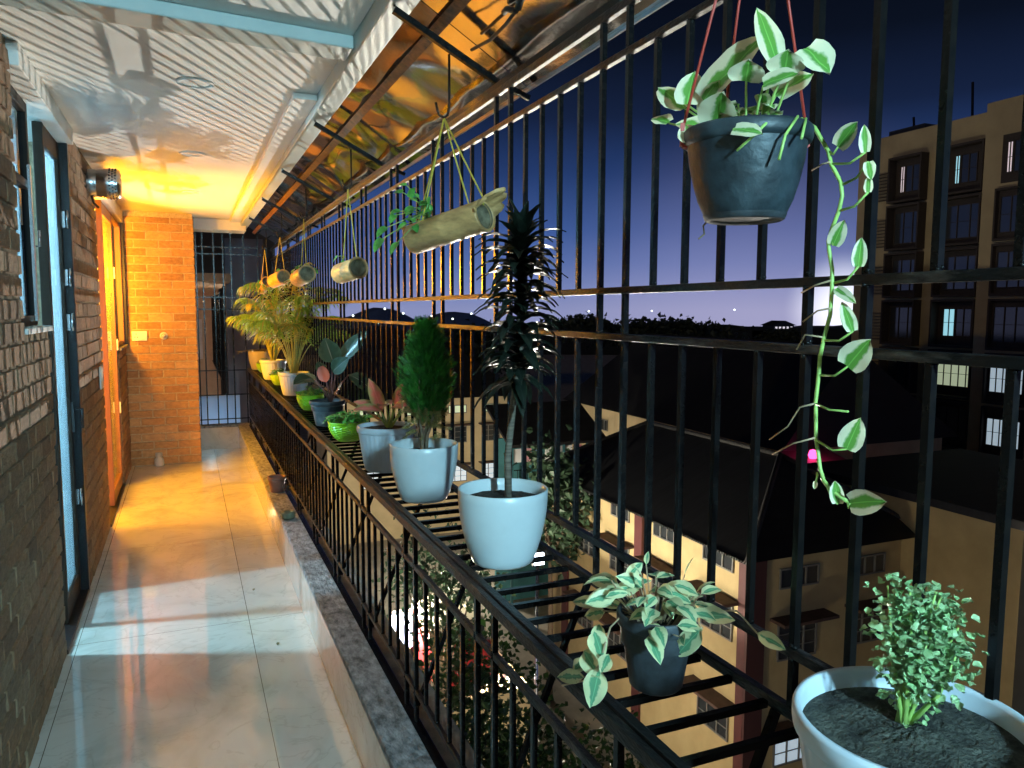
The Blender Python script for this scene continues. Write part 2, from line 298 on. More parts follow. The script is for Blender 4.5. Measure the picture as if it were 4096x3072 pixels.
M['thuja_dry'] = mat('thuja_dry', (.20, .17, .05), .7, var=.3, vscale=30)
M['palm'] = mat('palm_leaflet', (.30, .50, .05), .42, base2=(.17, .32, .03), vscale=14, trans=.25)
M['palm_dry'] = mat('yellowing_palm_leaflet', (.48, .42, .06), .5, var=.25, trans=.2)
M['cane_palm'] = mat('yellow_green_cane', (.36, .36, .08), .45, var=.2, vscale=20)
M['succ'] = mat('succulent_leaf', (.20, .17, .07), .45, var=.3)

def brick_panel(mb, o, ud, nd, width, z0, z1, L=.235, H=.0845, g=.011, off=.0):
    """rough bricks proud of a mortar bed; o = lower corner on the bed face, ud along the wall, nd outward"""
    o = Vector(o); ud = Vector(ud); nd = Vector(nd); zz = Vector((0, 0, 1)); row = 0; z = z0
    while z < z1 - .02:
        h = min(H - g, z1 - z - .003); u = -((row % 2) * L / 2 + off) % L - L
        while u < width:
            a = max(u, 0) + .0; b = min(u + L - g, width)
            if b - a > .03:
                d0 = random.uniform(.008, .011); dz = [d0 + random.uniform(-.002, .002) for _ in range(4)]; j = lambda s=.0016: random.uniform(-s, s); c = .003
                P = lambda x, y, dd: o + ud * x + zz * (y - o.z) + nd * dd
                mb.hexa([P(a, z, -.004), P(b, z, -.004), P(b, z + h, -.004), P(a, z + h, -.004),
                         P(a + c + j(), z + c + j(), dz[0]), P(b - c + j(), z + c + j(), dz[1]), P(b - c + j(), z + h - c + j(), dz[2]), P(a + c + j(), z + h - c + j(), dz[3])], random.choice((0, 0, 1, 1, 2, 3)))
            u += L
        z += H; row += 1

# ================================================================== SETTING: balcony shell
XW = -.585          # mortar face of the left wall (bricks reach -.57)
mb = MB(); mb.box((-.80, -3.75, -.22), (.536, 9.63, 0)); mb.build('floor', M['marble'], kind='structure')
mb = MB(); mb.box((-.80, -3.75, 2.65), (.60, 9.63, 2.71)); mb.build('ceiling', M['pvc'], kind='structure')
def wall(name, label, boxes, panels, bed='mortar', bk='brick_near'):
    t = thing(name, boxes[0][0], label, 'wall'); o = Vector(boxes[0][0])
    m = MB()
    for lo, hi in boxes: m.box(Vector(lo) - o, Vector(hi) - o)
    m.build('mortar_bed', M[bed], t)
    m = MB()
    for p in panels: brick_panel(m, Vector(p[0]) - o, p[1], p[2], p[3], p[4] - o.z, p[5] - o.z)
    m.build('brick_facing', M[bk], t); return t
Yd, Xn = (0, 1, 0), (1, 0, 0)
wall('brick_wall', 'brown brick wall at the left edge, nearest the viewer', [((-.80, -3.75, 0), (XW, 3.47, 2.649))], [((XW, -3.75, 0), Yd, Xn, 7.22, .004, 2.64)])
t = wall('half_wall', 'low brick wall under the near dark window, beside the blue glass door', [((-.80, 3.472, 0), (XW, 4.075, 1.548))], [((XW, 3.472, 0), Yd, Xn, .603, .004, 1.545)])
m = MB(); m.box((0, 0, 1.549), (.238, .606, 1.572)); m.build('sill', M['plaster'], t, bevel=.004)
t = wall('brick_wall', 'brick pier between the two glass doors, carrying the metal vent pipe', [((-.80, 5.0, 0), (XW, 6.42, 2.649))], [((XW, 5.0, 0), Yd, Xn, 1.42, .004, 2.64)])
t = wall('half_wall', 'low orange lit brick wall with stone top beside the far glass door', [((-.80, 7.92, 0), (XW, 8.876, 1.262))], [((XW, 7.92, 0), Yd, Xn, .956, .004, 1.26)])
m = MB(); m.box((0, -.015, 1.263), (.245, .956, 1.288)); m.build('sill', M['granite'], t, bevel=.004)
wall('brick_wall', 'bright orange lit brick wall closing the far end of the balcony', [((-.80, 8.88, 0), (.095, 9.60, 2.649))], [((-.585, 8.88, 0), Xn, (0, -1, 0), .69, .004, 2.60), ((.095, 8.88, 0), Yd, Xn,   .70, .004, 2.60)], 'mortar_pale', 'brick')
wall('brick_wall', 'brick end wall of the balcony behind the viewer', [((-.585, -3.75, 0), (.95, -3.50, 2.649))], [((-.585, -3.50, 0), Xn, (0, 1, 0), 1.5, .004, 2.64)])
def slab(name, label, cat, lo, hi, m, bevel=.004):
    k = MB(); k.box((0, 0, 0), Vector(hi) - Vector(lo)); o = k.build(name, m, None, loc=lo, bevel=bevel); return tag(o, label, cat)
slab('lintel', 'white plastered lintel over the near window and blue glass door', 'lintel', (-.80, 3.472, 2.56), (-.545, 4.998, 2.648), M['plaster'])
slab('lintel', 'white plastered lintel over the far door, lit orange', 'lintel', (-.80, 6.422, 2.52), (-.56, 8.876, 2.648), M['plaster'])
slab('door_jamb', 'black granite jamb beside the blue glass door', 'door jamb', (-.66, 4.955, 0), (-.572, 4.999, 2.559), M['black_granite'], .002)
slab('door_jamb', 'black granite jamb standing on the far low wall', 'door jamb', (-.66, 8.80, 1.29), (-.555, 8.876, 2.519), M['black_granite'], .002)
slab('door_threshold', 'black granite strip at the foot of the blue glass door', 'threshold', (-.80, 4.08, 0), (-.572, 4.953, .022), M['black_granite'], .002)
slab('door_threshold', 'dark granite strip at the foot of the orange lit far door', 'threshold', (-.80, 6.424, 0), (-.572, 7.918, .022), M['black_granite'], .002)
# ceiling edge trim + cross beam
t = thing('ceiling_beam', (0, 3.03, 2.57), 'grey green beam crossing under the white ceiling near the viewer', 'beam')
m = MB(); m.hexa([(-.568, -.25, .03), (.60, -.125, .03), (.60, .035, .03), (-.568, -.09, .03), (-.568, -.25, .078), (.60, -.125, .078), (.60, .035, .078), (-.568, -.09, .078)]); m.build('beam_casing', M['trim'], t, bevel=.006)
slab('ceiling_trim', 'pale boxed trim along the ceiling edge beside the metal awning', 'trim', (.602, -3.5, 2.585), (.69, 9.6, 2.70), M['trim'], .005)
slab('ceiling_trim', 'wide white strip inside the ceiling edge, its end near the beam', 'trim', (.49, 3.75, 2.62), (.60, 9.3, 2.648), M['pvc'], .004)
slab('ceiling_beam', 'white beam over the dark end gate', 'beam', (.11, 9.25, 2.53), (.66, 9.60, 2.648), M['plaster'], .004)
for i, (y, lab) in enumerate(((3.78, 'round recessed ceiling light nearest the grey green beam, switched off'), (5.47, 'middle one of the three round recessed ceiling lights'), (7.22, 'farthest round recessed ceiling light, in the orange glow'))):
    t = thing('ceiling_light', (.075, y, 2.6495), lab, 'light', 'recessed ceiling lights')
    m = MB(); m.lathe([(.080, 0), (.080, -.005), (.074, -.008), (.062, -.006), (.060, -.002)], n=40); m.build('trim_ring', M['pvc'], t)
    m = MB(); m.lathe([(.060, -.002), (.03, -.0035), (.0005, -.004)], n=40); m.build('diffuser', M['plaster'], t)
# kerb
t = thing('parapet_kerb', (.535, 0, 0), 'low marble clad kerb with rough grey stone coping along the railing', 'kerb')
m = MB(); m.box((.001, -3.6, -.2), (.115, 9.60, .252)); m.build('marble_face', M['marble_plain'], t)
m = MB(); m.box((-.008, -3.6, .2535), (.112, 9.60, .285)); m.build('coping', M['granite'], t, bevel=.005)
m = MB(); m.box((.1165, -3.6, -.25), (.275, 9.60, .235)); m.build('ledge', M['concrete'], t, bevel=.006)
m = MB(); m.box((.113, -3.6, .236), (.150, 9.58, .272)); m.build('steel_strip', M['iron'], t, bevel=.003)
t = thing('parapet_kerb', (.11, 9.61, 0), 'short low kerb closing the far end under the iron gate', 'kerb')
m = MB(); m.box((0, 0, -.2), (.424, .12, .255)); m.build('marble_face', M['marble_plain'], t)
m = MB(); m.box((-.01, -.008, .2565), (.70, .15, .285)); m.build('coping', M['granite'], t, bevel=.005)

# ================================================================== rooms behind the doors
t = thing('interior_room', (-3.3, 3.3, 0), 'pale lit room seen through the blue glass door', 'room')
m = MB()
for lo, hi in (((0, 0, -.1), (2.5, 2.05, 0)), ((0, 0, 2.66), (2.5, 2.05, 2.75)), ((-.1, -.1, -.1), (0, 2.1, 2.75)), ((0, -.1, -.1), (2.5, 0, 2.75)), ((0, 1.72, 0), (2.5, 1.80, 2.66))): m.box(lo, hi)
m.build('room_wall', mat('pale_blue_wall', (.62, .74, .78), .6, var=.04), t)
t = thing('interior_room', (-3.3, 5.6, 0), 'warm lit room seen through the far glass door', 'room')
m = MB()
for lo, hi in (((0, 0, -.1), (2.5, 3.25, 0)), ((0, 0, 2.66), (2.5, 3.25, 2.75)), ((-.1, -.1, -.1), (0, 3.3, 2.75)), ((0, -.1, -.1), (2.5, 0, 2.75)), ((0, 3.2, 0), (2.5, 3.27, 2.66))): m.box(lo, hi)
m.build('room_wall', mat('cream_room_wall', (.70, .62, .48), .6, var=.04), t)
k = MB(); k.box((-9, -4, 2.76), (.58, 10, 14)); k.box((-9, -4, -14.5), (-3.45, 10, 2.758)); k.box((-3.4, -4, -14.5), (.80, 9.7, -.30))
tag(k.build('apartment_block', M['plaster']), 'apartment block that carries this balcony, above and below it', 'building')

# ---- near window + glass door
t = thing('window', (-.64, 3.475, 1.575), 'near dark framed window above the low brick wall', 'window')
m = MB(); m.box((-.02, 0, 0), (.02, .05, .98)); m.box((-.02, .555, 0), (.02, .60, .98)); m.box((-.02, .05, .935), (.02, .555, .98)); m.box((-.02, .05, 0), (.02, .555, .045)); m.box((-.018, .05, .60), (.022, .555, .635)); m.build('frame', M['alu_grey'], t, bevel=.003)
m = MB(); m.box((-.004, .05, .045), (.004, .555, .60)); m.box((-.004, .05, .635), (.004, .555, .935)); m.build('pane', M['pane'], t)
m = MB(); m.box((-.13, -.01, -.03), (-.12, .615, 1.0)); m.build('dark_backing', M['black'], t)  # black sheet added behind the panes to keep room light out of the window
m = MB(); m.box((.023, .50, .02), (.035, .525, .70)); m.tube([(.04, .51, .35), (.055, .51, .35), (.055, .51, .42)], .006); m.build('latch', M['chrome'], t)
def glass_door(label, y0, y1, x, ztop, fm, mull, gm):
    t = thing('glass_door', (x, y0, .024), label, 'door'); w = y1 - y0; h = ztop - .024
    m = MB()
    for a, b in mull: m.box((-.022, a, 0), (.022, b, h))
    m.box((-.020, mull[0][1], h - .10), (.020, mull[-1][0], h)); m.box((-.020, mull[0][1], 0), (.020, mull[-1][0], .11)); m.build('frame', fm, t, bevel=.003)
    for i in range(len(mull) - 1):
        m = MB(); m.box((-.003, mull[i][1], .11), (.003, mull[i + 1][0], h - .10)); m.build('pane', gm, t)
    return t
t = glass_door('glass door with smeared blue lit pane in a brown frame', 4.08, 4.953, -.635, 2.555, M['alu_dark'], [(.34, .385), (.83, .872)], M['smeared'])
m = MB(); m.box((.022, .838, .93), (.035, .862, 1.10)); m.tube([(.035, .85, 1.06), (.075, .85, 1.06), (.075, .85, .95)], .008); m.build('handle', M['black'], t)
for z in (.55, 1.55, 1.80, 2.12):
    m = MB(); m.box((.022, .872, z - .045), (.05, .90, z + .045)); m.tube([(.045, .87, z - .05), (.045, .87, z + .05)], .010, 8); m.build('hinge', M['chrome'], t)
t = glass_door('far sliding glass door in an orange brown frame, glass mirroring bricks', 6.424, 7.918, -.615, 2.515, M['alu'], [(.60, .625), (1.45, 1.494)], M['glass'])
for z in (.72, 1.30, 1.95):
    m = MB(); m.box((.022, 1.455, z - .05), (.034, 1.478, z + .05)); m.build('latch', M['switch'], t)
t = thing('window', (-.615, 7.92, 1.292), 'far window over the low wall, orange brown frame', 'window')
m = MB(); m.box((-.02, .0, 0), (.02, .035, 1.22)); m.box((-.02, .845, 0), (.03, .878, 1.22)); m.box((-.02, .035, 1.18), (.02, .845, 1.22)); m.box((-.02, .035, 0), (.02, .845, .04)); m.build('frame', M['alu'], t, bevel=.003)
m = MB(); m.box((-.003, .035, .04), (.003, .44, 1.18)); m.build('pane', M['pane'], t)

# ---- small wall things
t = thing('vent_pipe', (-.585, 5.93, 2.49), 'shiny metal exhaust pipe with perforated end sticking out of the brick pier', 'vent pipe')
Rx = Matrix.Rotation(math.pi / 2, 4, 'Y')
m = MB(); m.lathe([(.088, 0), (.090, .02), (.090, .06), (.087, .065), (.090, .07), (.093, .105), (.098, .112), (.098, .13)], n=40)
m.lathe([(.098, .13), (.099, .19), (.094, .205), (.080, .210)], n=40, fn=lambda i, j, r, z: 0)
m.v = [tuple(Rx @ Vector(p)) for p in m.v]; m.build('pipe', M['chrome'], t)
m = MB()
for ring in range(3):
    for j in range(26):
        a = 2 * math.pi * (j + ring * .5) / 26; y, z = .0985 * math.cos(a), .0985 * math.sin(a); x = .142 + ring * .018
        m.box((x, y - .004, z - .004), (x + .009, y + .004, z + .004))
m.build('perforation', M['black'], t)
m = MB(); m.lathe([(.080, .210), (.068, .2102), (.066, .206), (.054, .2065), (.052, .211), (.040, .2112), (.038, .207), (.026, .2072), (.024, .212), (.001, .212)], n=36); m.v = [tuple(Rx @ Vector(p)) for p in m.v]; m.build('end_grille', M['chrome'], t)
m = MB(); m.tube([(.03, .0, -.085), (.04, .01, -.13), (.07, .02, -.16)], .008); m.build('cable', M['black'], t)
def switchplate(label, loc, w, h, wallx):
    t = thing('switch_plate', loc, label, 'switch')
    m = MB()
    if wallx: m.box((0, -w / 2, -h / 2), (.012, w / 2, h / 2))
    else: m.box((-w / 2, -.012, -h / 2), (w / 2, 0, h / 2))
    m.build('plate', M['switch'], t, bevel=.003)
    m = MB()
    if wallx: m.box((.0125, -.02, -.03), (.017, .02, .03))
    else: m.box((w / 2 - .055, -.018, -.03), (w / 2 - .02, -.0125, .03))
    m.build('rocker', M['switch'], t, bevel=.002)
    if not wallx:
        m = MB()
        for x, z in ((-.03, .02), (-.042, -.012), (-.018, -.012)): m.box((x - .005, -.0135, z - .005), (x + .005, -.0121, z + .005))
        m.build('socket_hole', M['black'], t)
switchplate('ivory switch and three pin socket plate on the far brick wall', (-.45, 8.862, 1.37), .145, .10, False)
switchplate('ivory switch plate on the brick pier by the far door', (-.568, 6.08, 1.17), .15, .16, True)
t = thing('water_tap', (-.22, 8.862, 1.37), 'small capped water outlet on the far brick wall', 'tap')
m = MB(); m.lathe([(.04, 0), (.038, .008), (.022, .012)], n=20); m.v = [(x, -z, y) for x, y, z in m.v]; m.build('flange', M['switch'], t)
m = MB(); m.lathe([(.018, .012), (.018, .04), (.012, .048), (.001, .05)], n=16); m.v = [(x, -z, y) for x, y, z in m.v]; m.build('cap', M['switch'], t)
t = thing('bottle', (-.31, 8.80, 0), 'little pale jar standing on the floor by the far brick wall', 'bottle')
m = MB(); m.lathe([(.001, .001), (.042, .001), (.048, .02), (.046, .07), (.03, .088), (.026, .10), (.034, .104), (.034, .14), (.001, .142)], n=24); m.build('body', M['pot_cream'], t)
t = thing('assumed_tube_lamp', (.50, -1.95, 2.649), 'assumed white tube lamp under the ceiling, unseen behind the viewer', 'lamp')  # fixture out of view, assumed from shadows falling away from the camera
m = MB(); m.box((-.03, -.55, -.035), (.03, .55, -.001)); m.build('batten', M['plaster'], t)
m = MB(); m.tube([(0, -.52, -.048), (0, .52, -.048)], .012, 12); m.build('tube', mat('assumed_lit_tube', (.9, .95, 1), emit=(.6, .88, 1), estr=8), t)

# ================================================================== metal work
PER = .6985; NB = 16
def bead(m, z, r):
    for k in range(5):
        a = k * 1.3 + z * 40; c = (r * .75 * math.cos(a), r * .75 * math.sin(a), z + .003 * math.sin(k * 2.1)); q = r * (.42 + .16 * math.sin(k * 5 + z * 9))
        m.lathe([(.0002, -q), (q * .8, -q * .5), (q, 0), (q * .8, q * .5), (.0002, q)], c=c, n=6)
def post_mesh(h, w, welds=()):
    m = MB(); m.box((-w / 2, -w / 2, 0), (w / 2, w / 2, h))
    for z in welds: bead(m, z, w * .62)
    o = m.build('post', M['iron']); me = o.data; bpy.data.objects.remove(o); return me
# --- outer grille (x = .954)
GX = .954
gr = thing('security_grille', (GX, 0, .95), 'tall black iron bar grille closing the outer side of the balcony', 'grille')
def rail(name, parent, x, z, w, h, y0=-3.4, y1=9.58, m_=None):
    m = MB(); m.box((x - w / 2, y0, z - h / 2), (x + w / 2, y1, z + h / 2)); return m.build(name, m_ or M['worn'], parent, bevel=.0015)
for z, h in ((0, .022), (.109, .018), (.637, .016), (.748, .016), (1.29, .016), (1.40, .022)): rail('rail', gr, 0, z, .016, h)
pm = post_mesh(1.385, .0130, (.002, .087, .109, .615, .637, .727, .749, 1.268, 1.29)); b1 = post_mesh(.512, .0120, (.002, .510)); b2 = post_mesh(.526, .0120, (.002, .524))
ys_bar = []
for k in range(-7, 12):
    for dy in (0, .12):
        y = 1.567 + dy + k * PER
        if -3.3 < y < 9.5: inst('post', pm, (0, y, .011), gr)
    for i in range(1, 5):
        y = 1.687 + k * PER + i * .1157
        if -3.3 < y < 9.5: ys_bar.append(y)
ys_bar.sort(key=lambda y: abs(y - 1.5)); far_bars = MB(); nbar = 0
for y in ys_bar:
    for me, z, h in ((b1, .118, .512), (b2, .756, .526)):
        if nbar < 100: inst('bar', me, (0, y, z), gr); nbar += 1
        else: far_bars.box((-.0062, y - .0062, z), (.0062, y + .0062, z + h))
o = far_bars.build('distant_bar', M['iron'], gr, kind='stuff')
# --- inner railing (x = .66)
rl = thing('balcony_railing', (.662, 0, .285), 'waist high black iron railing with close bars standing on the kerb', 'railing')
rail('top_rail', rl, -.006, .655, .016, .026); rail('top_rail', rl, .016, .660, .020, .022); rail('rail', rl, 0, .532, .014, .018); rail('rail', rl, 0, .108, .014, .016)
pm2 = post_mesh(.642, .0140, (.004, .10, .118, .523, .541)); b3 = post_mesh(.406, .0120, (.002, .404)); nb = 0; yb = []
for k in range(-7, 12):
    for dy in (0, .12):
        y = 1.662 + dy + k * .7
        if -3.3 < y < 9.5: inst('post', pm2, (0, y, 0), rl)
    for i in range(1, 5):
        y = 1.782 + k * .7 + i * .1165
        if -3.3 < y < 9.5: yb.append(y)
yb.sort(key=lambda y: abs(y - 4))
for y in yb: inst('bar', b3, (0, y, .1165), rl)
# --- plant shelf
sh = thing('plant_shelf', (.80, 0, .95), 'black iron slatted shelf between railing and outer grille, holding the pots', 'shelf')
sy = sorted([-2.6 + i * .0985 for i in range(124)], key=lambda y: abs(y - 3.4))
m = MB(); m.box((-.116, -.0065, -.0065), (.146, .0065, .0065)); o = m.build('slat', M['iron'], sh); sm_ = o.data; bpy.data.objects.remove(o)
rest = MB()
for i, y in enumerate(sy):
    if i < 100: inst('slat', sm_, (0, y, -.008), sh)
    else: rest.box((-.116, y - .0065, -.0145), (.146, y + .0065, -.0015))
rest.build('distant_slat', M['iron'], sh, kind='stuff')
for k in range(-3, 12):
    y = 1.722 + k * .7 * 1
    m = MB(); m.bar((.150, y, -.012), (-.118, y, -.64), .014, .014); m.build('brace', M['iron'], sh)
# --- awning of bright sheet
aw = thing('metal_awning', (.69, 0, 2.61), 'sloping mirror bright metal sheet awning over the grille', 'awning')
sl = -.60
def wave(x, y):
    return .0055 * math.sin(9.3 * y + 6 * x + 2.1 * math.sin(1.7 * y)) + .006 * math.sin(5.1 * y - 13 * x + 1.3) + .0045 * math.sin(17 * x + 3.3 * y) + .006 * noise.noise(Vector((x * 4, y * 1.9, 3)))
ties = [-2.3, -.72, .83, 2.407, 3.988, 5.40, 6.83, 8.28]
bounds = [-3.4] + [t_ + .004 for t_ in ties] + [9.58]
for i in range(len(bounds) - 1):
    y0, y1 = bounds[i], bounds[i + 1]; ny = max(8, int((y1 - y0) / .035)); nx = 14; m = MB()
    for a in range(ny + 1):
        for c in range(nx + 1):
            y = y0 + (y1 - y0) * a / ny; x = -.04 + .43 * c / nx
            edge = min(1, 6 * min(a, ny - a) / ny) * min(1, 5 * min(c, nx - c) / nx)
            m.v.append((x, y, sl * x + .012 + wave(x, y) * edge + .002 * (i % 2)))
    for a in range(ny):
        for c in range(nx):
            q = a * (nx + 1) + c; m.face((q, q + nx + 1, q + nx + 2, q + 1), 0, None, True)
    m.build('sheet', M['sheet'], aw)
for i, y in enumerate(ties):
    m = MB(); m.bar((-.068, y, .0 - .04), (.262, y, -.158 - .052), .020, .020); m.bar((.262, y, -.21), (.39, y, -.255), .016, .016)
    m.tube([(-.066, y, -.03), (-.062, y, .03), (-.055, y - .01, .05)], .004, 6); m.build('tie_bar', M['iron'], aw)
m = MB(); m.bar((.072, -3.4, -.075), (.072, 9.55, -.075), .034, .006, up=(.51, 0, .86)); m.build('batten', M['rust'], aw)
m = MB(); m.bar((.27, -3.4, -.240), (.27, 9.55, -.240), .022, .022); m.build('purlin', M['iron'], aw)
m = MB(); m.bar((.392, -3.4, -.222), (.392, 9.58, -.222), .004, .030, up=(.51, 0, .86)); m.build('edge_strip', M['sheet_back'], aw)

# ---- cable tied on the awning
m = MB(); m.tube([(.87, 2.389, 2.478), (.87, 2.226, 2.458), (.87, 2.103, 2.463), (.87, 2.035, 2.475), (.87, 2.01, 2.49), (.88, 1.94, 2.495), (.89, 1.80, 2.49), (.9, 1.5, 2.47)], .0055, 8)
m.tube([(.87, 2.03, 2.475), (.868, 2.09, 2.50), (.866, 2.11, 2.497)], .009, 8); m.tube([(.87, 2.02, 2.475), (.872, 2.0, 2.50), (.875, 1.97, 2.50)], .011, 8)
tag(m.build('cable', M['black']), 'loose black cable knotted under the awning near the top of the view', 'cable')
# ================================================================== plants
def hook(y, label, x=.80, z0=2.46, z1=2.262):
    m = MB(); d = z0 - z1
    m.tube([(0, 0, 0), (0, 0, -d * .55), (0, 0, -d + .03), (-.006, 0, -d + .010), (-.018, 0, -d), (-.032, 0, -d + .006), (-.040, 0, -d + .022), (-.045, 0, -d + .045)], .0042, 8)
    o = m.build('metal_hook', M['iron'], None, loc=(x, y, z0)); tag(o, label, 'hook', 'hooks under the awning'); return (x - .018, y, z1)
def soil_disc(r, z, mt, parent, mound=.006):
    m = MB(); n = 60; rings = 15; m.v.append((0, 0, z + mound))
    for i in range(1, rings + 1):
        for j in range(n):
            a = 2 * math.pi * j / n; rr = r * i / rings; h = 0 if i == rings else random.uniform(-.25, .35) * mound + mound * (1 - i / rings)
            m.v.append((rr * math.cos(a), rr * math.sin(a), z + h))
    for j in range(n): m.face((0, 1 + j, 1 + (j + 1) % n), 0, None, True)
    for i in range(rings - 1):
        for j in range(n): a = 1 + i * n; m.face((a + j, a + n + j, a + n + (j + 1) % n, a + (j + 1) % n), 0, None, True)
    return m.build('soil', mt, parent)
def smooth_pot(t, r, h, mt, rb=.68):
    m = MB(); p = [(.002, 0), (r * rb - .008, 0), (r * rb, .006)]
    for i in range(1, 11):
        u = i / 10; p.append((r * (rb + (1 - rb) * (1 - (1 - u) ** 2.1)), .006 + (h - .006) * u))
    p += [(r - .002, h + .002), (r - .006, h), (r - .008, h - .02), (r * .97 - .006, h - .07), (r * .9 - .006, h - .13)]
    m.lathe(p, n=56); return m.build('pot', mt, t)
def ribbed_pot(t, r, h, mt, rb=.72, ribs=30):
    m = MB(); n = ribs * 4; p = [(.002, 0), (r * rb - .006, 0), (r * rb, .005)]
    for i in range(1, 9):
        u = i / 8; p.append((r * .945 * (rb / .945 + (1 - rb / .945) * u ** .8), .005 + (h - .035) * u))
    m.lathe(p, n=n, fn=lambda i, j, rr, z: (-.0028 if j % 4 == 0 else 0) if i > 1 else 0); m.build('pot', mt, t)
    m = MB(); m.lathe([(r * .945, h - .030), (r * .99, h - .026), (r, h - .016), (r * 1.0, h - .005), (r * .985, h), (r * .94, h), (r * .925, h - .006), (r * .90, h - .05), (r * .86, h - .09)], n=64); m.build('rim', mt, t)
def bowl(t, r, h, mt):
    m = MB(); n = 72; rows = 15; p = [(.002, 0), (r * .52, 0), (r * .55, .004)]
    for i in range(1, rows + 1):
        u = i / rows; p.append((r * (.55 + .45 * math.sin(u * math.pi / 2) ** .8), .004 + (h - .012) * u))
    m.lathe(p, n=n, fn=lambda i, j, rr, z: (.0028 if ((j // 3 + (i // 1)) % 2 == 0) else -.0012) if 3 <= i <= rows else 0, smooth=False); m.build('pot', mt, t)
    m = MB(); m.lathe([(r * 1.0, h - .010), (r * 1.03, h - .006), (r * 1.03, h), (r * .97, h + .001), (r * .94, h - .004), (r * .92, h - .03)], n=56); m.build('rim', mt, t)
def bucket(t, r, h, mt, rb=.66, mt2=None):
    m = MB(); m.lathe([(.002, 0), (r * rb - .005, 0), (r * rb, .005), (r * (rb + (.93 - rb) * .3), h * .3), (r * (rb + (.93 - rb) * .65), h * .65), (r * .93, h - .025)], n=44, mi=0); m.build('pot', mt, t)
    m = MB(); m.lathe([(r * .93, h - .026), (r * .985, h - .024), (r, h - .018), (r, h - .004), (r * .98, h), (r * .93, h), (r * .915, h - .02), (r * .88, h - .06)], n=44); m.build('rim', mt2 or mt, t)
PX = .795; PZ = .95
def rdir(el0=.2, el1=1.2):
    a = random.uniform(0, 2 * math.pi); e = random.uniform(el0, el1); return Vector((math.cos(a) * math.cos(e), math.sin(a) * math.cos(e), math.sin(e)))

# -- 1 front ribbed pot with curly leaved shrub
t = thing('potted_plant', (.815, .640, PZ), 'large white ribbed pot in the bottom corner with a small curly leaved shrub', 'potted plant')
ribbed_pot(t, .142, .198, M['pot_ribbed'], .74, 34); soil_disc(.130, .172, M['soil_dry'], t, .010)
random.seed(101); st = MB(); fo = MB(); base = Vector((.006, .020, .175))
tops = [(-.020, .03, .352), (-.006, .0, .372), (.012, -.012, .362), (.030, .0, .350), (.047, .012, .332), (.058, -.006, .305), (.055, .012, .275), (.02, .02, .31), (.0, -.012, .305), (.034, -.018, .285), (-.016, .01, .29), (.02, -.006, .26), (.045, .0, .31)]
for tp in tops:
    top = Vector(tp) + Vector((random.gauss(0, .005), random.gauss(0, .005), random.gauss(0, .004))); c = base.lerp(top, .5) + Vector((random.uniform(-.01, .01), random.uniform(-.01, .01), 0))
    st.tube([base + Vector((random.uniform(-.006, .006), random.uniform(-.006, .006), 0)), c, top], [.0042, .0028, .0012], 6)
    for k in range(120):
        q = base.lerp(c, .45 + .55 * random.random()) if k < 26 else c.lerp(top, random.random() ** .7)
        g_ = lambda s_: max(-1.6 * s_, min(1.6 * s_, random.gauss(0, s_)))
        q = q + Vector((g_(.013), g_(.013), g_(.012)))
        if q.z < .24 and random.random() < .7: continue
        d = Vector((random.gauss(0, 1), random.gauss(0, 1), random.gauss(.5, .6))); s_ = random.uniform(.008, .014)
        fo.leaf(q, d, s_, s_ * .95, up=(random.gauss(0, .6), random.gauss(0, .6), 1), shape='oval', droop=.5, fold=.4, n=4, curl=1.0)
st.build('stem', M['palestem'], t); fo.build('foliage', M['herb2'], t)

random.seed(22)
# -- 2 dark front pot with cream edged creeper
t = thing('potted_plant', (.790, 1.165, PZ), 'small black pot on the shelf with trailing cream edged leaves', 'potted plant')
bucket(t, .075, .145, M['pot_black'], .66); soil_disc(.066, .118, M['soil'], t)
st = MB(); fo = MB()
O = Vector((.790, 1.165, PZ))
tr = [((.645, 1.122, 1.028), (.640, 1.148, .946), .044), ((.645, 1.180, 1.036), (.642, 1.120, 1.016), .038), ((.645, 1.180, .985), (.645, 1.290, .945), .028), ((.648, 1.150, 1.085), (.644, 1.108, 1.050), .036), ((.645, 1.092, 1.066), (.640, 1.110, 1.028), .026), ((.648, 1.186, 1.015), (.648, 1.228, .978), .025),
      ((.74, 1.271, 1.060), (.735, 1.345, 1.030), .030), ((.76, 1.325, 1.055), (.75, 1.430, 1.030), .026), ((.73, 1.275, 1.035), (.725, 1.275, .985), .028), ((.785, 1.30, 1.10), (.78, 1.41, 1.085), .034), ((.80, 1.045, 1.105), (.795, 1.115, 1.030), .038), ((.90, 1.02, 1.09), (.93, .98, 1.075), .026)]
for a, b, w in tr:
    a = Vector(a) - O; b = Vector(b) - O; fo.leaf(a, b - a, (b - a).length, w, up=Vector((-.55, -.75, .35)), shape='oval', droop=.12, fold=.16, n=8, curl=.5)
for pth in ([(-.03, .03, .125), (-.07, .016, .136), (-.10, .0, .128), (-.140, -.05, .122), (-.146, -.042, .084), (-.146, .006, .034), (-.146, .10, -.02)], [(-.03, .05, .125), (-.05, .11, .11), (-.04, .16, .10)], [(.02, -.05, .13), (.02, -.09, .16), (.012, -.12, .155)], [(.05, .02, .13), (.11, -.09, .16), (.11, -.145, .14)]):
    st.tube(pth, .0017, 6)
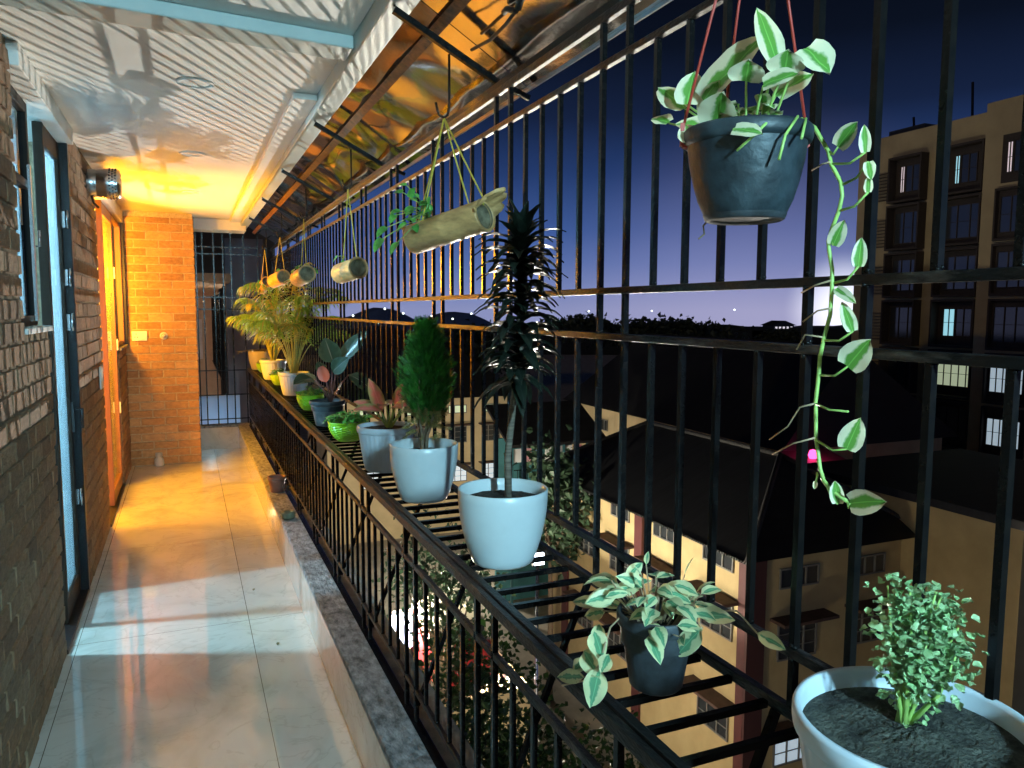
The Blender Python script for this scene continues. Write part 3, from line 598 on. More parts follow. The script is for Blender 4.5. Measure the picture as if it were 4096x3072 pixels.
for i in range(50):
    a = random.uniform(0, 6.28); rr = random.uniform(.0, .085); q = Vector((rr * math.cos(a), rr * math.sin(a) * 1.25, .130 + random.uniform(0, .05) + .03 * (1 - rr / .085)))
    d = Vector((math.cos(a) + random.gauss(0, .5), math.sin(a) + random.gauss(0, .5), random.uniform(-.2, .6))); L = random.uniform(.038, .066)
    st.tube([(q.x * .4, q.y * .4, .12), q], .0013, 5); fo.leaf(q, d, L, L * .50, up=(random.gauss(-.4, .4), random.gauss(-.5, .4), .8), shape='oval', droop=.5, fold=.15, n=5)
for q, d, L in (((-.02, .02, .20), (-.3, .2, .8), .03), ((.0, .04, .22), (.2, .1, 1), .025), ((.05, -.05, .19), (.5, -.4, .7), .04), ((.06, .0, .205), (.2, -.2, .9), .04), ((-.07, .05, .195), (-1, .5, .1), .055)):
    st.tube([(q[0] * .4, q[1] * .4, .12), q], .0014, 5); fo.leaf(q, d, L, L * .5, shape='oval', droop=.4, n=5)
st.build('stem', M['dry'], t); fo.build('foliage', M['ficus'], t)

# -- 3 near white pot with tall dark dracaena
t = thing('potted_plant', (PX, 1.935, PZ), 'glossy white round pot nearest the viewer with a tall dark leaved cane plant', 'potted plant')
smooth_pot(t, .125, .208, M['pot_white']); soil_disc(.112, .175, M['soil'], t, .010)
st = MB(); fo = MB()
cane = [Vector((.012, -.012, .17)), Vector((.006, -.02, .30)), Vector((.012, -.045, .46)), Vector((.018, -.07, .60)), Vector((.015, -.085, .78)), Vector((.012, -.092, .90))]
st.tube(cane, [.0105, .0095, .0090, .0085, .007, .004], 10)
def along(u):
    u *= len(cane) - 1; i = min(int(u), len(cane) - 2); return cane[i].lerp(cane[i + 1], u - i)
ang = 0
random.seed(33)
for i in range(150):
    u = .46 + .54 * (i / 149); p = along(u); ang += 2.399; a = ang + random.gauss(0, .25); e = .42 + .8 * max(0, (i - 114) / 36) + random.gauss(0, .12)
    L = random.uniform(.100, .138) * (1.0 if i < 132 else .75); 
    if i < 10: L *= 1.05; e -= .45
    fo.leaf(p, (math.cos(a) * math.cos(e), math.sin(a) * math.cos(e), math.sin(e) + .15), L, random.uniform(.034, .044), shape='lance', droop=1.0 - .5 * (i > 132), fold=.28, n=7, curl=.4)
st.build('cane', M['cane'], t); fo.build('foliage', M['dracaena'], t)

random.seed(44)
# -- 4 second white pot with thuja
t = thing('potted_plant', (PX, 2.705, PZ), 'second glossy white round pot, holding a feathery green conical conifer', 'potted plant')
smooth_pot(t, .126, .208, M['pot_white']); soil_disc(.112, .172, M['soil'], t, .009)
st = MB(); fo = MB()
for i in range(9):
    a = random.uniform(0, 6.28); st.tube([(.008 * math.cos(a), .008 * math.sin(a), .17), (.014 * math.cos(a), .014 * math.sin(a), .24), (.05 * math.cos(a) + .01, .05 * math.sin(a), .36), (.04 * math.cos(a) + .012, .04 * math.sin(a), .50)], [.007, .005, .003, .0015], 6)
def spray(mb, p, d, L, mi):
    d = d.normalized(); s_ = d.cross(Vector((random.gauss(0, 1), random.gauss(0, 1), random.gauss(0, 1)))).normalized(); n = 5
    for k in range(n):
        q = p + d * (L * k / n)
        for sg in (-1, 1):
            dd = (d * .8 + s_ * sg * .7).normalized(); l = L * .45 * (1 - k / n * .6); w = .0016
            b = len(mb.v); cr_ = dd.cross(s_.cross(d)).normalized() * w
            mb.v += [tuple(q - cr_), tuple(q + cr_), tuple(q + dd * l + cr_ * .4), tuple(q + dd * l - cr_ * .4)]; mb.face((b, b + 1, b + 2, b + 3), mi)
for i in range(2400):
    z = .275 + .375 * random.random() ** .85; a = random.uniform(0, 6.28)
    r_ = .094 * min(1, ((z - .25) / .13)) ** .7 if z < .40 else .094 * (1 - ((z - .40) / .262) ** 1.35) + .010
    r_ *= .88; r_ *= 1 + .34 * math.sin(3 * a + 14 * z) * math.sin(23 * z + a) + random.choice((0, 0, 0, .16))
    u = random.random() ** .45; p = Vector((.012 + r_ * u * math.cos(a), r_ * u * math.sin(a), z))
    if z < .31 and random.random() < .55: continue
    spray(fo, p, Vector((math.cos(a) * u, math.sin(a) * u, .65 + random.random() * .6)), random.uniform(.020, .040), 1 if (z < .33 and random.random() < .75) else 0)
for i in range(120):
    a = random.uniform(0, 6.28); rr = random.uniform(.02, .075); p = Vector((rr * math.cos(a), rr * math.sin(a), random.uniform(.24, .35))); spray(fo, p, Vector((math.cos(a), math.sin(a), -.3)), random.uniform(.02, .035), 1)
st.build('trunk', M['bark'], t); fo.build('foliage', [M['thuja'], M['thuja_dry']], t)

random.seed(55)
# -- 5 ribbed pot with pink leaves
t = thing('potted_plant', (PX, 3.285, PZ), 'white ribbed pot holding a plant with pink and green leaves', 'potted plant')
ribbed_pot(t, .128, .196, M['pot_ribbed'], .73, 30); soil_disc(.115, .178, M['soil'], t)
st = MB(); fo = MB()
for (bx, by, bz), dr, L, w in (((-.02, 0, .255), (-.28, -.1, .95), .165, .062), ((.045, .01, .27), (.28, .05, .9), .13, .056), ((-.03, -.03, .265), (-.95, -.25, .35), .135, .055), ((.02, -.05, .285), (.1, -.95, .25), .11, .055), ((.07, -.03, .26), (.95, -.2, .1), .11, .055),
        ((-.005, -.03, .285), (-.45, -.75, .3), .11, .052), ((.03, .05, .28), (.4, .85, .3), .11, .05), ((-.04, .05, .26), (-.6, .7, .5), .12, .052), ((.08, .03, .27), (.85, .3, .35), .10, .05)):
    st.tube([(.012, 0, .17), (bx * .5 + .006, by * .5, .22), (bx, by, bz)], [.0045, .004, .0028], 7); fo.leaf((bx, by, bz), dr, L, w, up=(-.35, -.55, .8), shape='oval', droop=.35, fold=.22, n=7)
st.build('stem', M['palestem'], t); fo.build('foliage', M['aglao'], t)

def herb_plant(fo, st, r, z, n, L, spread=1.0, hmax=.07):
    for i in range(n):
        a = random.uniform(0, 6.28); rr = r * random.random() ** .6; h = hmax * (1 - .6 * rr / r) * random.uniform(.4, 1)
        q = Vector((rr * math.cos(a), rr * math.sin(a), z + h)); st.tube([(q.x * .55, q.y * .55, z - .01), q], .0016, 5)
        for k in range(random.randint(3, 5)):
            b = a + random.gauss(0, 1.4); l = L * random.uniform(.7, 1.2); fo.leaf(q, (math.cos(b), math.sin(b), random.uniform(-.1, .7)), l, l * .55, shape='oval', droop=.7, fold=.2, n=4)
# -- 6 / 8 / 10 / 12 green woven bowls
for (y, r, h, lab, n, L) in ((4.10, .106, .105, 'lime green woven bowl nearest the viewer, full of bushy green herbs', 46, .042), (5.47, .092, .108, 'lime green woven bowl of herbs behind the large dark leaved plant', 40, .036), (7.40, .082, .10, 'lime green woven bowl between the two ribbed palm pots', 34, .034), (8.95, .078, .10, 'farthest lime green bowl, half hidden by the far palm pot', 22, .03)):
    t = thing('potted_plant', (PX - .01, y, PZ), lab, 'potted plant', 'lime green woven bowls'); bowl(t, r, h, M['pot_green']); soil_disc(r * .92, h - .016, M['soil'], t)
    st = MB(); fo = MB(); herb_plant(fo, st, r * 1.05, h - .01, n, L, hmax=.075); st.build('stem', M['stem'], t); fo.build('foliage', M['herb'], t)

# -- 7 dusty black pot with big dark leaves
t = thing('potted_plant', (.775, 4.70, PZ), 'dusty black pot with large upright dark green leaves', 'potted plant')
bucket(t, .108, .152, M['pot_dust'], .66, M['pot_black']); soil_disc(.095, .13, M['soil'], t)
st = MB(); fo = MB(); red = MB(); O = Vector((.775, 4.70, PZ)); root = Vector((.02, .0, .135))
def big(b, tip, w, up, droop=.15, tgt=None, shape='oval', fold=.22):
    b = Vector(b) - O; tip = Vector(tip) - O; mid = root.lerp(b, .55) + Vector((0, 0, .02)); st.tube([root, mid, b], [.0055, .0045, .0032], 7)
    (tgt or fo).leaf(b, tip - b, (tip - b).length, w, up=up, shape=shape, droop=droop, fold=fold, n=8)
big((.850, 4.70, 1.335), (1.005, 4.58, 1.535), .105, (-.55, -.75, .35), .05); big((.815, 4.70, 1.330), (.765, 4.68, 1.485), .135, (-.3, -.95, .1), .05)
big((.80, 4.66, 1.275), (.880, 4.56, 1.375), .100, (-.5, -.8, .2), .1); big((.905, 4.68, 1.255), (1.085, 4.50, 1.185), .110, (-.25, -.55, .8), .55)
big((.69, 4.66, 1.235), (.555, 4.52, 1.270), .095, (.1, -.55, .85), .35); big((.71, 4.72, 1.225), (.60, 4.86, 1.29), .075, (.2, -.6, .8), .3)
big((.735, 4.64, 1.18), (.665, 4.50, 1.235), .07, (-.2, -.6, .7), .4); big((.755, 4.70, 1.275), (.715, 4.66, 1.345), .065, (-.3, -.9, .1), .1)
big((.765, 4.66, 1.215), (.735, 4.68, 1.325), .075, (-.4, -.9, .1), .1, red)
st.build('leaf_stalk', M['petiole'], t); fo.build('foliage', M['philo'], t); red.build('young_leaf', M['philo_red'], t)

# -- 9 / 11 areca palms
def palm(t, z, fronds, hmax, seed, yellow, ys=1.0):
    random.seed(seed); st = MB(); fo = MB()
    for i in range(fronds):
        a = 2 * math.pi * i / fronds * 2.4 + random.gauss(0, .3); H = hmax * random.uniform(.42, .95) if i > 2 else hmax * (1.12 - .08 * i)
        out_ = (.12 + .17 * random.random()) * (1.0 if i > 2 else .4); b = Vector((.018 * math.cos(a), .018 * math.sin(a), z))
        P0 = b; P1 = b + Vector((out_ * .25 * math.cos(a), out_ * .25 * math.sin(a), H * .55)); P2 = b + Vector((out_ * .8 * math.cos(a), out_ * .8 * math.sin(a), H * .98)); P3 = b + Vector((out_ * 1.55 * math.cos(a), out_ * 1.55 * math.sin(a), H * .88))
        P1.y *= ys; P2.y *= ys; P3.y *= ys
        pts = []
        for k in range(13):
            u = k / 12; pts.append(P0 * (1 - u) ** 3 + P1 * 3 * u * (1 - u) ** 2 + P2 * 3 * u * u * (1 - u) + P3 * u ** 3)
        st.tube(pts, [.0052 - .0040 * k / 12 for k in range(13)], 6); mi = 1 if random.random() < yellow else 0
        for k in range(17):
            u = .40 + .60 * k / 16; f = u * 12; j = min(int(f), 11); p = pts[j].lerp(pts[j + 1], f - j); d = (pts[j + 1] - pts[j]).normalized(); s_ = d.cross(Vector((0, 0, 1)))
            if s_.length < .1: s_ = Vector((math.sin(a), -math.cos(a), 0))
            s_.normalize(); L = (.19 * math.sin(math.pi * (.18 + .72 * (u - .40) / .60)) + .035) * random.uniform(.85, 1.15)
            for sg in (-1, 1):
                fo.leaf(p, d * .65 + s_ * sg * .8 + Vector((0, 0, .15)), L, .0165, up=(0, 0, 1), shape='lance', droop=1.0 + random.random() * .5, fold=.3, n=4, mi=mi if random.random() < .9 else 1 - mi)
    st.build('cane', M['cane_palm'], t); fo.build('frond', [M['palm'], M['palm_dry']], t)
t = thing('potted_plant', (PX + .01, 6.50, PZ), 'white ribbed pot with the tallest feathery yellow green palm', 'potted plant'); ribbed_pot(t, .126, .186, M['pot_ribbed'], .72, 30); soil_disc(.113, .165, M['soil'], t); palm(t, .165, 24, .90, 4, .22, .45)
t = thing('potted_plant', (PX, 8.02, PZ), 'white ribbed pot lit yellow with the shorter arching palm', 'potted plant'); ribbed_pot(t, .132, .196, M['pot_ribbed'], .70, 30); soil_disc(.118, .175, M['soil'], t); palm(t, .175, 24, .80, 9, .15, .7)
random.seed(21)
# -- 13 cream pot with succulents
t = thing('potted_plant', (PX - .015, 9.40, PZ), 'plain cream pot at the far end with creeping brownish succulents', 'potted plant'); smooth_pot(t, .128, .215, M['pot_cream'], .70); soil_disc(.115, .195, M['soil'], t)
st = MB(); fo = MB(); herb_plant(fo, st, .13, .205, 46, .034, hmax=.05)
for k in range(9):
    q = Vector((-.10 - .018 * k, -.02 + .01 * math.sin(k), .225 - .002 * k * k * .3)); 
    for j in range(3): fo.leaf(q, rdir(-.2, .8), .03, .015, n=4, droop=.4)
st.tube([(-.08, 0, .22), (-.16, -.02, .222), (-.25, -.01, .208)], .003, 6); st.build('stem', M['dry'], t); fo.build('foliage', M['succ'], t)

# -- kerb: empty brown pot and little clay bowl
t = thing('flower_pot', (.588, 5.90, .2855), 'empty small terracotta coloured plastic pot on the kerb coping', 'flower pot'); bucket(t, .066, .118, M['pot_brown'], .70)
m = MB(); m.lathe([(.001, 0), (.034, 0), (.042, .008), (.045, .018), (.043, .024), (.046, .030), (.044, .044), (.034, .050), (.024, .047), (.020, .030), (.001, .026)], n=32)
tag(m.build('clay_bowl', mat('olive_clay', (.20, .18, .10), .6, base2=(.10, .09, .05), vscale=20), None, loc=(.575, 5.10, .2855)), 'little olive clay bowl with pinched mouth on the kerb coping', 'bowl')
# fallen leaf bits on floor
for i, (x, y) in enumerate(((.36, 3.80), (.31, 4.62))):
    m = MB(); m.leaf((0, 0, .003), (.4, 1, .05), .03, .016, n=4, droop=0, curl=1); tag(m.build('fallen_leaf', M['succ'], None, loc=(x, y, 0)), ('dry leaf scrap on the marble floor, nearer one', 'dry leaf scrap on the marble floor, farther one')[i], 'leaf', 'leaf scraps on the floor')

# ================================================================== hanging planters
def bamboo(label, a, b, r, ropes, hookpt, leaves, fancy=False, seed=1):
    random.seed(seed); a = Vector(a); b = Vector(b); ax = (b - a); L = ax.length; ax.normalize(); t = thing('hanging_planter', a, label, 'hanging planter', 'bamboo hanging planters')
    q = ax.to_track_quat('Z', 'Y').to_matrix()
    m = MB(); n = 40
    prof = [(.001, .012), (r * .86, .010), (r * .96, 0), (r, .004), (r * 1.0, L * .48), (r * 1.03, L * .5), (r * 1.0, L * .52), (r * 1.02, L - .02), (r * 1.06, L - .004), (r * 1.03, L), (r * .86, L), (r * .82, L - .012)]
    m.lathe(prof, n=n); m.v = [tuple(q @ Vector(p)) for p in m.v]; m.build('bamboo_tube', M['bamboo'], t)
    m = MB(); m.lathe([(r * .835, L - .004), (r * .81, L - .022), (r * .5, L - .030), (.001, L - .032)], n=n); m.v = [tuple(q @ Vector(p)) for p in m.v]; m.build('end_wall', M['bamboo_in'], t)
    iq = q.transposed(); upl = (iq @ Vector((0, 0, 1))); upa = math.atan2(upl.y, upl.x)
    m = MB(); h = MB()
    # planting slot on top
    for k in range(9):
        z = L * (.12 + .035 * k); 
        for dz in (-.3, 0, .3):
            pass
    if fancy:
        for (z0, z1, span, jag) in ((L, L + .085, 1.5, 1), (-.045, 0.0, .8, 1)):
            m = MB(); k = 16; b0 = 0
            for i in range(k + 1):
                an = upa + (-span + 2 * span * i / k); e = 1 - abs(2 * i / k - 1) ** 1.6; jg = .018 * (i % 3 == 0) if jag else 0
                for rr in (r * .86, r):
                    zz0 = z0 if z0 > 0 else z1; zz1 = (z1 - (1 - e) * (z1 - z0) * .9 - jg) if z0 > 0 else (z0 + (1 - e) * (z1 - z0) * .9 + jg * .4)
                    m.v.append((rr * math.cos(an), rr * math.sin(an), zz0)); fl = 1.3 if z0 > 0 else 1.05; m.v.append((rr * fl * math.cos(an), rr * fl * math.sin(an), zz1))
            for i in range(k):
                A = b0 + i * 4; B = A + 4
                m.face((A + 2, A + 3, B + 3, B + 2), 0, None, True); m.face((A, B, B + 1, A + 1), 0, None, True); m.face((A + 1, B + 1, B + 3, A + 3), 0)
            m.v = [tuple(q @ Vector(p)) for p in m.v]; m.build('carved_lip', M['bamboo'], t)
    for k in range(10):
        an = upa + .5 * math.cos(k / 10 * 6.28); z = L * (.28 + .13 * math.sin(k / 10 * 6.28)); h.v.append(tuple(q @ Vector(((r + .0015) * math.cos(an), (r + .0015) * math.sin(an), z))))
    h.face(range(10)); h.build('planting_hole', M['soil'], t)
    hp = Vector(hookpt) - a
    for rp in ropes:
        e = Vector(rp) - a; m = MB(); m.tube([hp, hp.lerp(e, .5) + Vector((0, 0, -.003)), e, e + Vector((0, 0, -.02))], .0026, 7); m.build('rope', M['rope'], t)
    st = MB(); fo = MB(); pr = q @ Vector((r * math.cos(upa), r * math.sin(upa), L * .28))
    for lp, sz in leaves:
        p = Vector(lp) - a; mid = pr.lerp(p, .5) + Vector((0, 0, .015)); st.tube([pr, mid, p], .0016, 5); d = (p - mid) + Vector((random.gauss(0, .02), random.gauss(0, .02), random.gauss(0, .02)))
        fo.leaf(p, d, sz, sz * .62, up=(-.4 + random.gauss(0, .3), -.6, .8), shape='heart', droop=.8, fold=.15, n=5)
        fo.leaf(mid, d + Vector((random.gauss(0, .06), random.gauss(0, .06), .03)), sz * .8, sz * .5, up=(-.4, -.6, .8), shape='heart', droop=.8, n=5)
    st.build('stem', M['stem'], t); fo.build('foliage', M['herb'], t); return t
random.seed(5)
h1 = hook(2.407, 'black hook under the awning holding the large carved bamboo planter')
L1 = [((.668, 2.45, 2.05), .035), ((.68, 2.45, 2.011), .04), ((.73, 2.45, 2.006), .05), ((.692, 2.45, 1.98), .045), ((.646, 2.45, 1.966), .04), ((.63, 2.45, 1.953), .04), ((.601, 2.45, 1.912), .05), ((.588, 2.45, 1.876), .055), ((.637, 2.45, 1.866), .05), ((.704, 2.45, 1.949), .045), ((.747, 2.45, 1.967), .045), ((.675, 2.42, 1.94), .04), ((.66, 2.47, 2.03), .035), ((.72, 2.40, 2.0), .05)]
bamboo('largest bamboo planter with carved ends hanging nearest, leafy vine on top', (.712, 2.53, 1.885), (.872, 2.27, 1.945), .050, [(.725, 2.46, 1.95), (.735, 2.54, 1.95), (.85, 2.36, 1.985), (.865, 2.27, 1.995)], h1, L1, True, 3)
h2 = hook(3.988, 'black hook second from the viewer, holding a short bamboo planter')
bamboo('short bamboo planter with dark open end, second from the viewer', (.755, 4.10, 1.838), (.806, 3.87, 1.860), .052, [(.765, 4.06, 1.895), (.803, 3.90, 1.912)], h2, [((.735, 4.05, 1.925), .045), ((.75, 4.02, 1.90), .03)], False, 4)
h3 = hook(5.40, 'black hook third from the viewer, in the warm light', x=.775)
bamboo('bamboo planter with pale end and a pothos leaf, third from the viewer', (.722, 5.49, 1.862), (.752, 5.25, 1.888), .056, [(.735, 5.40, 1.925), (.752, 5.29, 1.945)], h3, [((.70, 5.35, 1.93), .09), ((.79, 5.3, 1.915), .06)], False, 5)
h4 = hook(6.83, 'black hook fourth from the viewer, above the tall palm', x=.775)
bamboo('orange lit bamboo planter above the tallest palm', (.715, 7.0, 1.894), (.768, 6.72, 1.924), .058, [(.723, 6.96, 1.96), (.775, 6.72, 1.978)], h4, [((.74, 6.9, 1.985), .06)], False, 6)
h5 = hook(8.30, 'farthest black hook under the awning', x=.785)
bamboo('farthest bamboo planter, tilted upright beside the end gate', (.742, 8.48, 1.862), (.785, 8.32, 1.935), .056, [(.738, 8.42, 1.945), (.792, 8.30, 1.965)], h5, [((.72, 8.45, 1.93), .05)], False, 7)

# -- hanging black pot with trailing pothos
random.seed(12)
O = Vector((.798, .966, 1.775)); t = thing('hanging_planter', O, 'black plastic pot hung on red cords with pale marbled vine trailing down', 'hanging planter')
m = MB(); r = .094; m.lathe([(.002, .018), (.048, .017), (.055, .015), (.061, .022), (.071, .044), (.079, .072), (.085, .100), (.0885, .128)], n=48); m.build('pot', M['pot_hang'], t)
m = MB(); m.lathe([(.088, .126), (.094, .128), (.096, .134), (.096, .146), (.093, .150), (.087, .150), (.084, .140), (.080, .115)], n=48); m.build('rim', M['pot_hang'], t)
m = MB(); m.lathe([(.048, .0165), (.0555, .0125), (.0595, .015), (.0625, .0225)], n=48); m.build('base_rim', M['pot_black'], t)
soil_disc(.082, .118, M['soil'], t)
m = MB(); m.tube([(-.035, .035, .022), (-.045, .042, .008), (-.04, .045, -.004), (-.05, .046, -.012)], .0016, 5); m.build('root', M['bark'], t)
apex = Vector((.01, 0, .60))
for a in (math.radians(150), math.radians(345), math.radians(75)):
    e = Vector((.097 * math.cos(a), .097 * math.sin(a), .150)); m = MB(); m.tube([apex, e], .0022, 6)
    m.bar(e + Vector((0, 0, .012)), e + Vector((0, 0, -.022)), .006, .012, up=(-math.sin(a), math.cos(a), 0)); m.bar(e + Vector((0, 0, -.022)), e * .92 + Vector((0, 0, -.012)), .004, .012, up=(-math.sin(a), math.cos(a), 0)); m.build('cord', M['redcord'], t)
m = MB(); m.tube([apex, apex + Vector((0, 0, .04)), apex + Vector((.01, 0, .06)), apex + Vector((.02, 0, .05))], .003, 6); m.build('cord_hook', M['redcord'], t)
st = MB(); fo = MB()
vine = [(.86, .97, 1.935), (.885, .945, 1.945), (.9, .933, 1.931), (.9, .904, 1.891), (.9, .897, 1.87), (.9, .877, 1.841), (.9, .873, 1.82), (.9, .878, 1.799), (.9, .89, 1.774), (.9, .896, 1.756), (.9, .894, 1.743), (.9, .886, 1.713), (.9, .885, 1.686), (.9, .886, 1.645), (.9, .897, 1.608), (.9, .903, 1.578), (.9, .904, 1.552), (.9, .908, 1.511), (.9, .904, 1.453), (.9, .893, 1.407), (.9, .885, 1.39), (.9, .869, 1.377), (.9, .837, 1.368)]
st.tube([Vector(p) - O for p in vine], .0032, 8)
TL = [((.9, .904, 1.891), (.9, .885, 1.893), (.9, .853, 1.924), 70), ((.9, .895, 1.87), (.9, .834, 1.876), (.9, .838, 1.915), 40), ((.9, .871, 1.837), (.9, .828, 1.862), (.9, .821, 1.836), 40), ((.9, .878, 1.799), (.9, .826, 1.819), (.9, .826, 1.842), 30), ((.9, .887, 1.768), (.9, .886, 1.749), (.9, .868, 1.785), 60), ((.9, .88, 1.693), (.9, .837, 1.715), (.9, .834, 1.756), 50),
      ((.9, .884, 1.686), (.9, .877, 1.684), (.9, .837, 1.665), 40), ((.9, .897, 1.606), (.9, .842, 1.621), (.9, .863, 1.665), 50), ((.9, .901, 1.552), (.9, .848, 1.569), (.9, .812, 1.612), 105), ((.9, .9, 1.449), (.9, .843, 1.446), (.9, .822, 1.496), 85), ((.9, .877, 1.382), (.9, .855, 1.360), (.9, .862, 1.394), 50), ((.9, .837, 1.368), (.9, .832, 1.366), (.9, .771, 1.388), 90), ((.9, .898, 1.4), (.9, .901, 1.385), (.9, .903, 1.372), 18)]
for nd, b, tip, w in TL:
    nd, b, tip = Vector(nd) - O, Vector(b) - O, Vector(tip) - O; mid = nd.lerp(b, .55) + Vector((0, 0, -.008)); st.tube([nd, mid, b], [.0021, .0018, .0015], 6)
    fo.leaf(b, tip - b, (tip - b).length * 1.02, w / 3066 * 1.22 * 1.05, up=Vector((-.75, -.65, .25)), shape='heart', droop=.12, fold=random.uniform(.05, .3), n=7, curl=.3)
for T in ([(.89, .9, 1.508), (.885, .925, 1.500), (.89, .955, 1.465), (.89, .996, 1.437)], [(.89, .897, 1.455), (.885, .937, 1.440), (.89, .988, 1.413)], [(.89, .89, 1.611), (.885, .92, 1.614), (.89, .942, 1.590)], [(.89, .879, 1.696), (.89, .909, 1.69), (.89, .937, 1.679)], [(.89, .876, 1.655), (.89, .902, 1.651), (.89, .931, 1.634)], [(.89, .889, 1.871), (.89, .904, 1.871), (.89, .925, 1.865)]):
    dr = MB(); dr.tube([Vector(p) - O for p in T], [.0016] + [.0013] * (len(T) - 1), 5); dr.build('tendril', M['dry'], t)
st.tube([Vector(p) - O for p in [(.89, .896, 1.508), (.89, .869, 1.502), (.89, .834, 1.504)]], [.0018, .0016, .0018], 6)
# leaves standing over the rim (base, tip, width)
HL = [((.775, 1.095, 1.985), (.765, 1.145, 2.035), .050), ((.775, 1.045, 1.985), (.80, .955, 2.065), .062), ((.765, 1.075, 1.985), (.775, 1.075, 2.035), .048), ((.79, .962, 1.995), (.78, .945, 2.020), .056), ((.80, .91, 2.01), (.80, .945, 2.095), .036), ((.795, .885, 1.99), (.785, .87, 2.012), .052), ((.82, .875, 2.02), (.83, .835, 1.985), .052), ((.76, 1.12, 1.965), (.755, 1.155, 1.985), .03),
      ((.74, .965, 1.925), (.725, .935, 1.965), .062), ((.715, .995, 1.905), (.72, 1.01, 1.935), .034), ((.72, .90, 1.905), (.735, .86, 1.900), .03), ((.79, 1.06, 1.965), (.78, 1.02, 2.01), .045), ((.82, .93, 1.97), (.85, .90, 2.0), .045), ((.77, .90, 1.97), (.79, .86, 1.985), .036), ((.76, 1.03, 1.94), (.74, 1.06, 1.955), .035), ((.84, .99, 1.96), (.86, 1.04, 1.99), .05)]
for b, tip, w in HL:
    b, tip = Vector(b) - O, Vector(tip) - O; root = Vector((b.x * .35, b.y * .35, .122)); st.tube([root, root.lerp(b, .6) + Vector((0, 0, .012)), b], [.0022, .0020, .0016], 6)
    fo.leaf(b, tip - b, (tip - b).length * 1.1, w, up=Vector((-.55, -.7, .65)), shape='heart', droop=.25, fold=random.uniform(.05, .3), n=7, curl=.35)
for i in range(16):
    a = random.uniform(0, 6.28); rr = random.uniform(.01, .07); b = Vector((rr * math.cos(a), rr * math.sin(a), .140 + random.random() * .05)); st.tube([(b.x * .5, b.y * .5, .118), b], .0017, 5)
    fo.leaf(b, rdir(-.1, .7), random.uniform(.03, .05), random.uniform(.02, .034), shape='heart', droop=.5, n=5, curl=.4)
for p in ([(.0, -.05, .125), (-.03, -.085, .145), (-.06, -.09, .12), (-.075, -.07, .10)], [(.02, -.05, .125), (.01, -.095, .15), (-.02, -.105, .12), (-.03, -.105, .085)], [(.04, -.04, .12), (.03, -.09, .15), (.0, -.115, .115)]): st.tube(p, .0022, 6)
st.build('vine_stem', M['palestem'], t); fo.build('foliage', M['pothos'], t)
hook(.83, 'black hook above the black hanging pot, out of view', x=.81, z0=2.46, z1=2.40)

# ================================================================== end gate and neighbour
gt = thing('iron_gate', (.11, 9.66, .29), 'black iron bar gate closing the far end beside the orange wall', 'gate')
for z in (.06, .35, .64, 1.36, 1.50, 2.0, 2.08): m = MB(); m.box((0, -.006, z - .006), (.84, .006, z + .006)); m.build('rail', M['iron'], gt)
for i, x in enumerate((.02, .09, .21, .31, .40, .54, .70, .80)):
    m = MB(); m.box((x - .007, -.007, .0), (x + .007, .007, 2.25)); m.build('bar', M['iron'], gt)
t = thing('neighbouring_balcony', (.0, 9.9, 0), 'dim neighbouring balcony with pale blue parapet seen through the end gate', 'balcony')
m = MB(); m.box((-.3, .4, -.3), (.60, .5, .56)); m.build('parapet', mat('pale_blue_parapet', (.42, .56, .78), .6), t)
m = MB(); m.box((.52, 1.4, -.6), (1.02, 1.6, 2.62)); m.build('wall', mat('mauve_grey_wall', (.16, .15, .18), .8, var=.12, vscale=3), t)
m = MB(); m.box((-.8, .5, 2.0), (.55, 5.0, 2.1)); m.box((-.8, 5.0, 0), (.55, 5.1, 2.0)); m.build('ceiling', mat('peach_wall', (.40, .24, .15), .8, var=.1), t)
m = MB()
for i in range(14): y = .7 + i * .25; m.box((.40, y, .75), (.412, y + .012, 1.85))
m.box((.40, .6, 1.85), (.414, 4.6, 1.875)); m.box((.40, .6, .74), (.414, 4.6, .76)); m.build('grille', M['iron'], t)
m = MB(); m.box((-3, 5.4, -1), (1.6, 5.6, 4.0)); m.build('back_wall', mat('dark_brown_wall', (.035, .028, .024), .9), t)
pc = mat('pale_cloth', (.55, .40, .34), .9, var=.2)
for lo, hi in (((-.35, 3.2, .55), (-.10, 3.22, 1.3)), ((.10, 2.6, .9), (.22, 2.62, 1.5))): m = MB(); m.box(lo, hi); m.build('laundry', pc, t)
lamp('POINT', 'assumed_neighbour_lamp', (.33, 9.96, .18), 1.6, (.55, .75, 1.0), .05)  # assumed light hidden behind the end kerb, for the blue parapet
lamp('POINT', 'assumed_neighbour_warm_lamp', (-.2, 13.2, 1.75), 14, (1.0, .62, .32), .06)  # assumed unseen light for the orange neighbouring ceiling

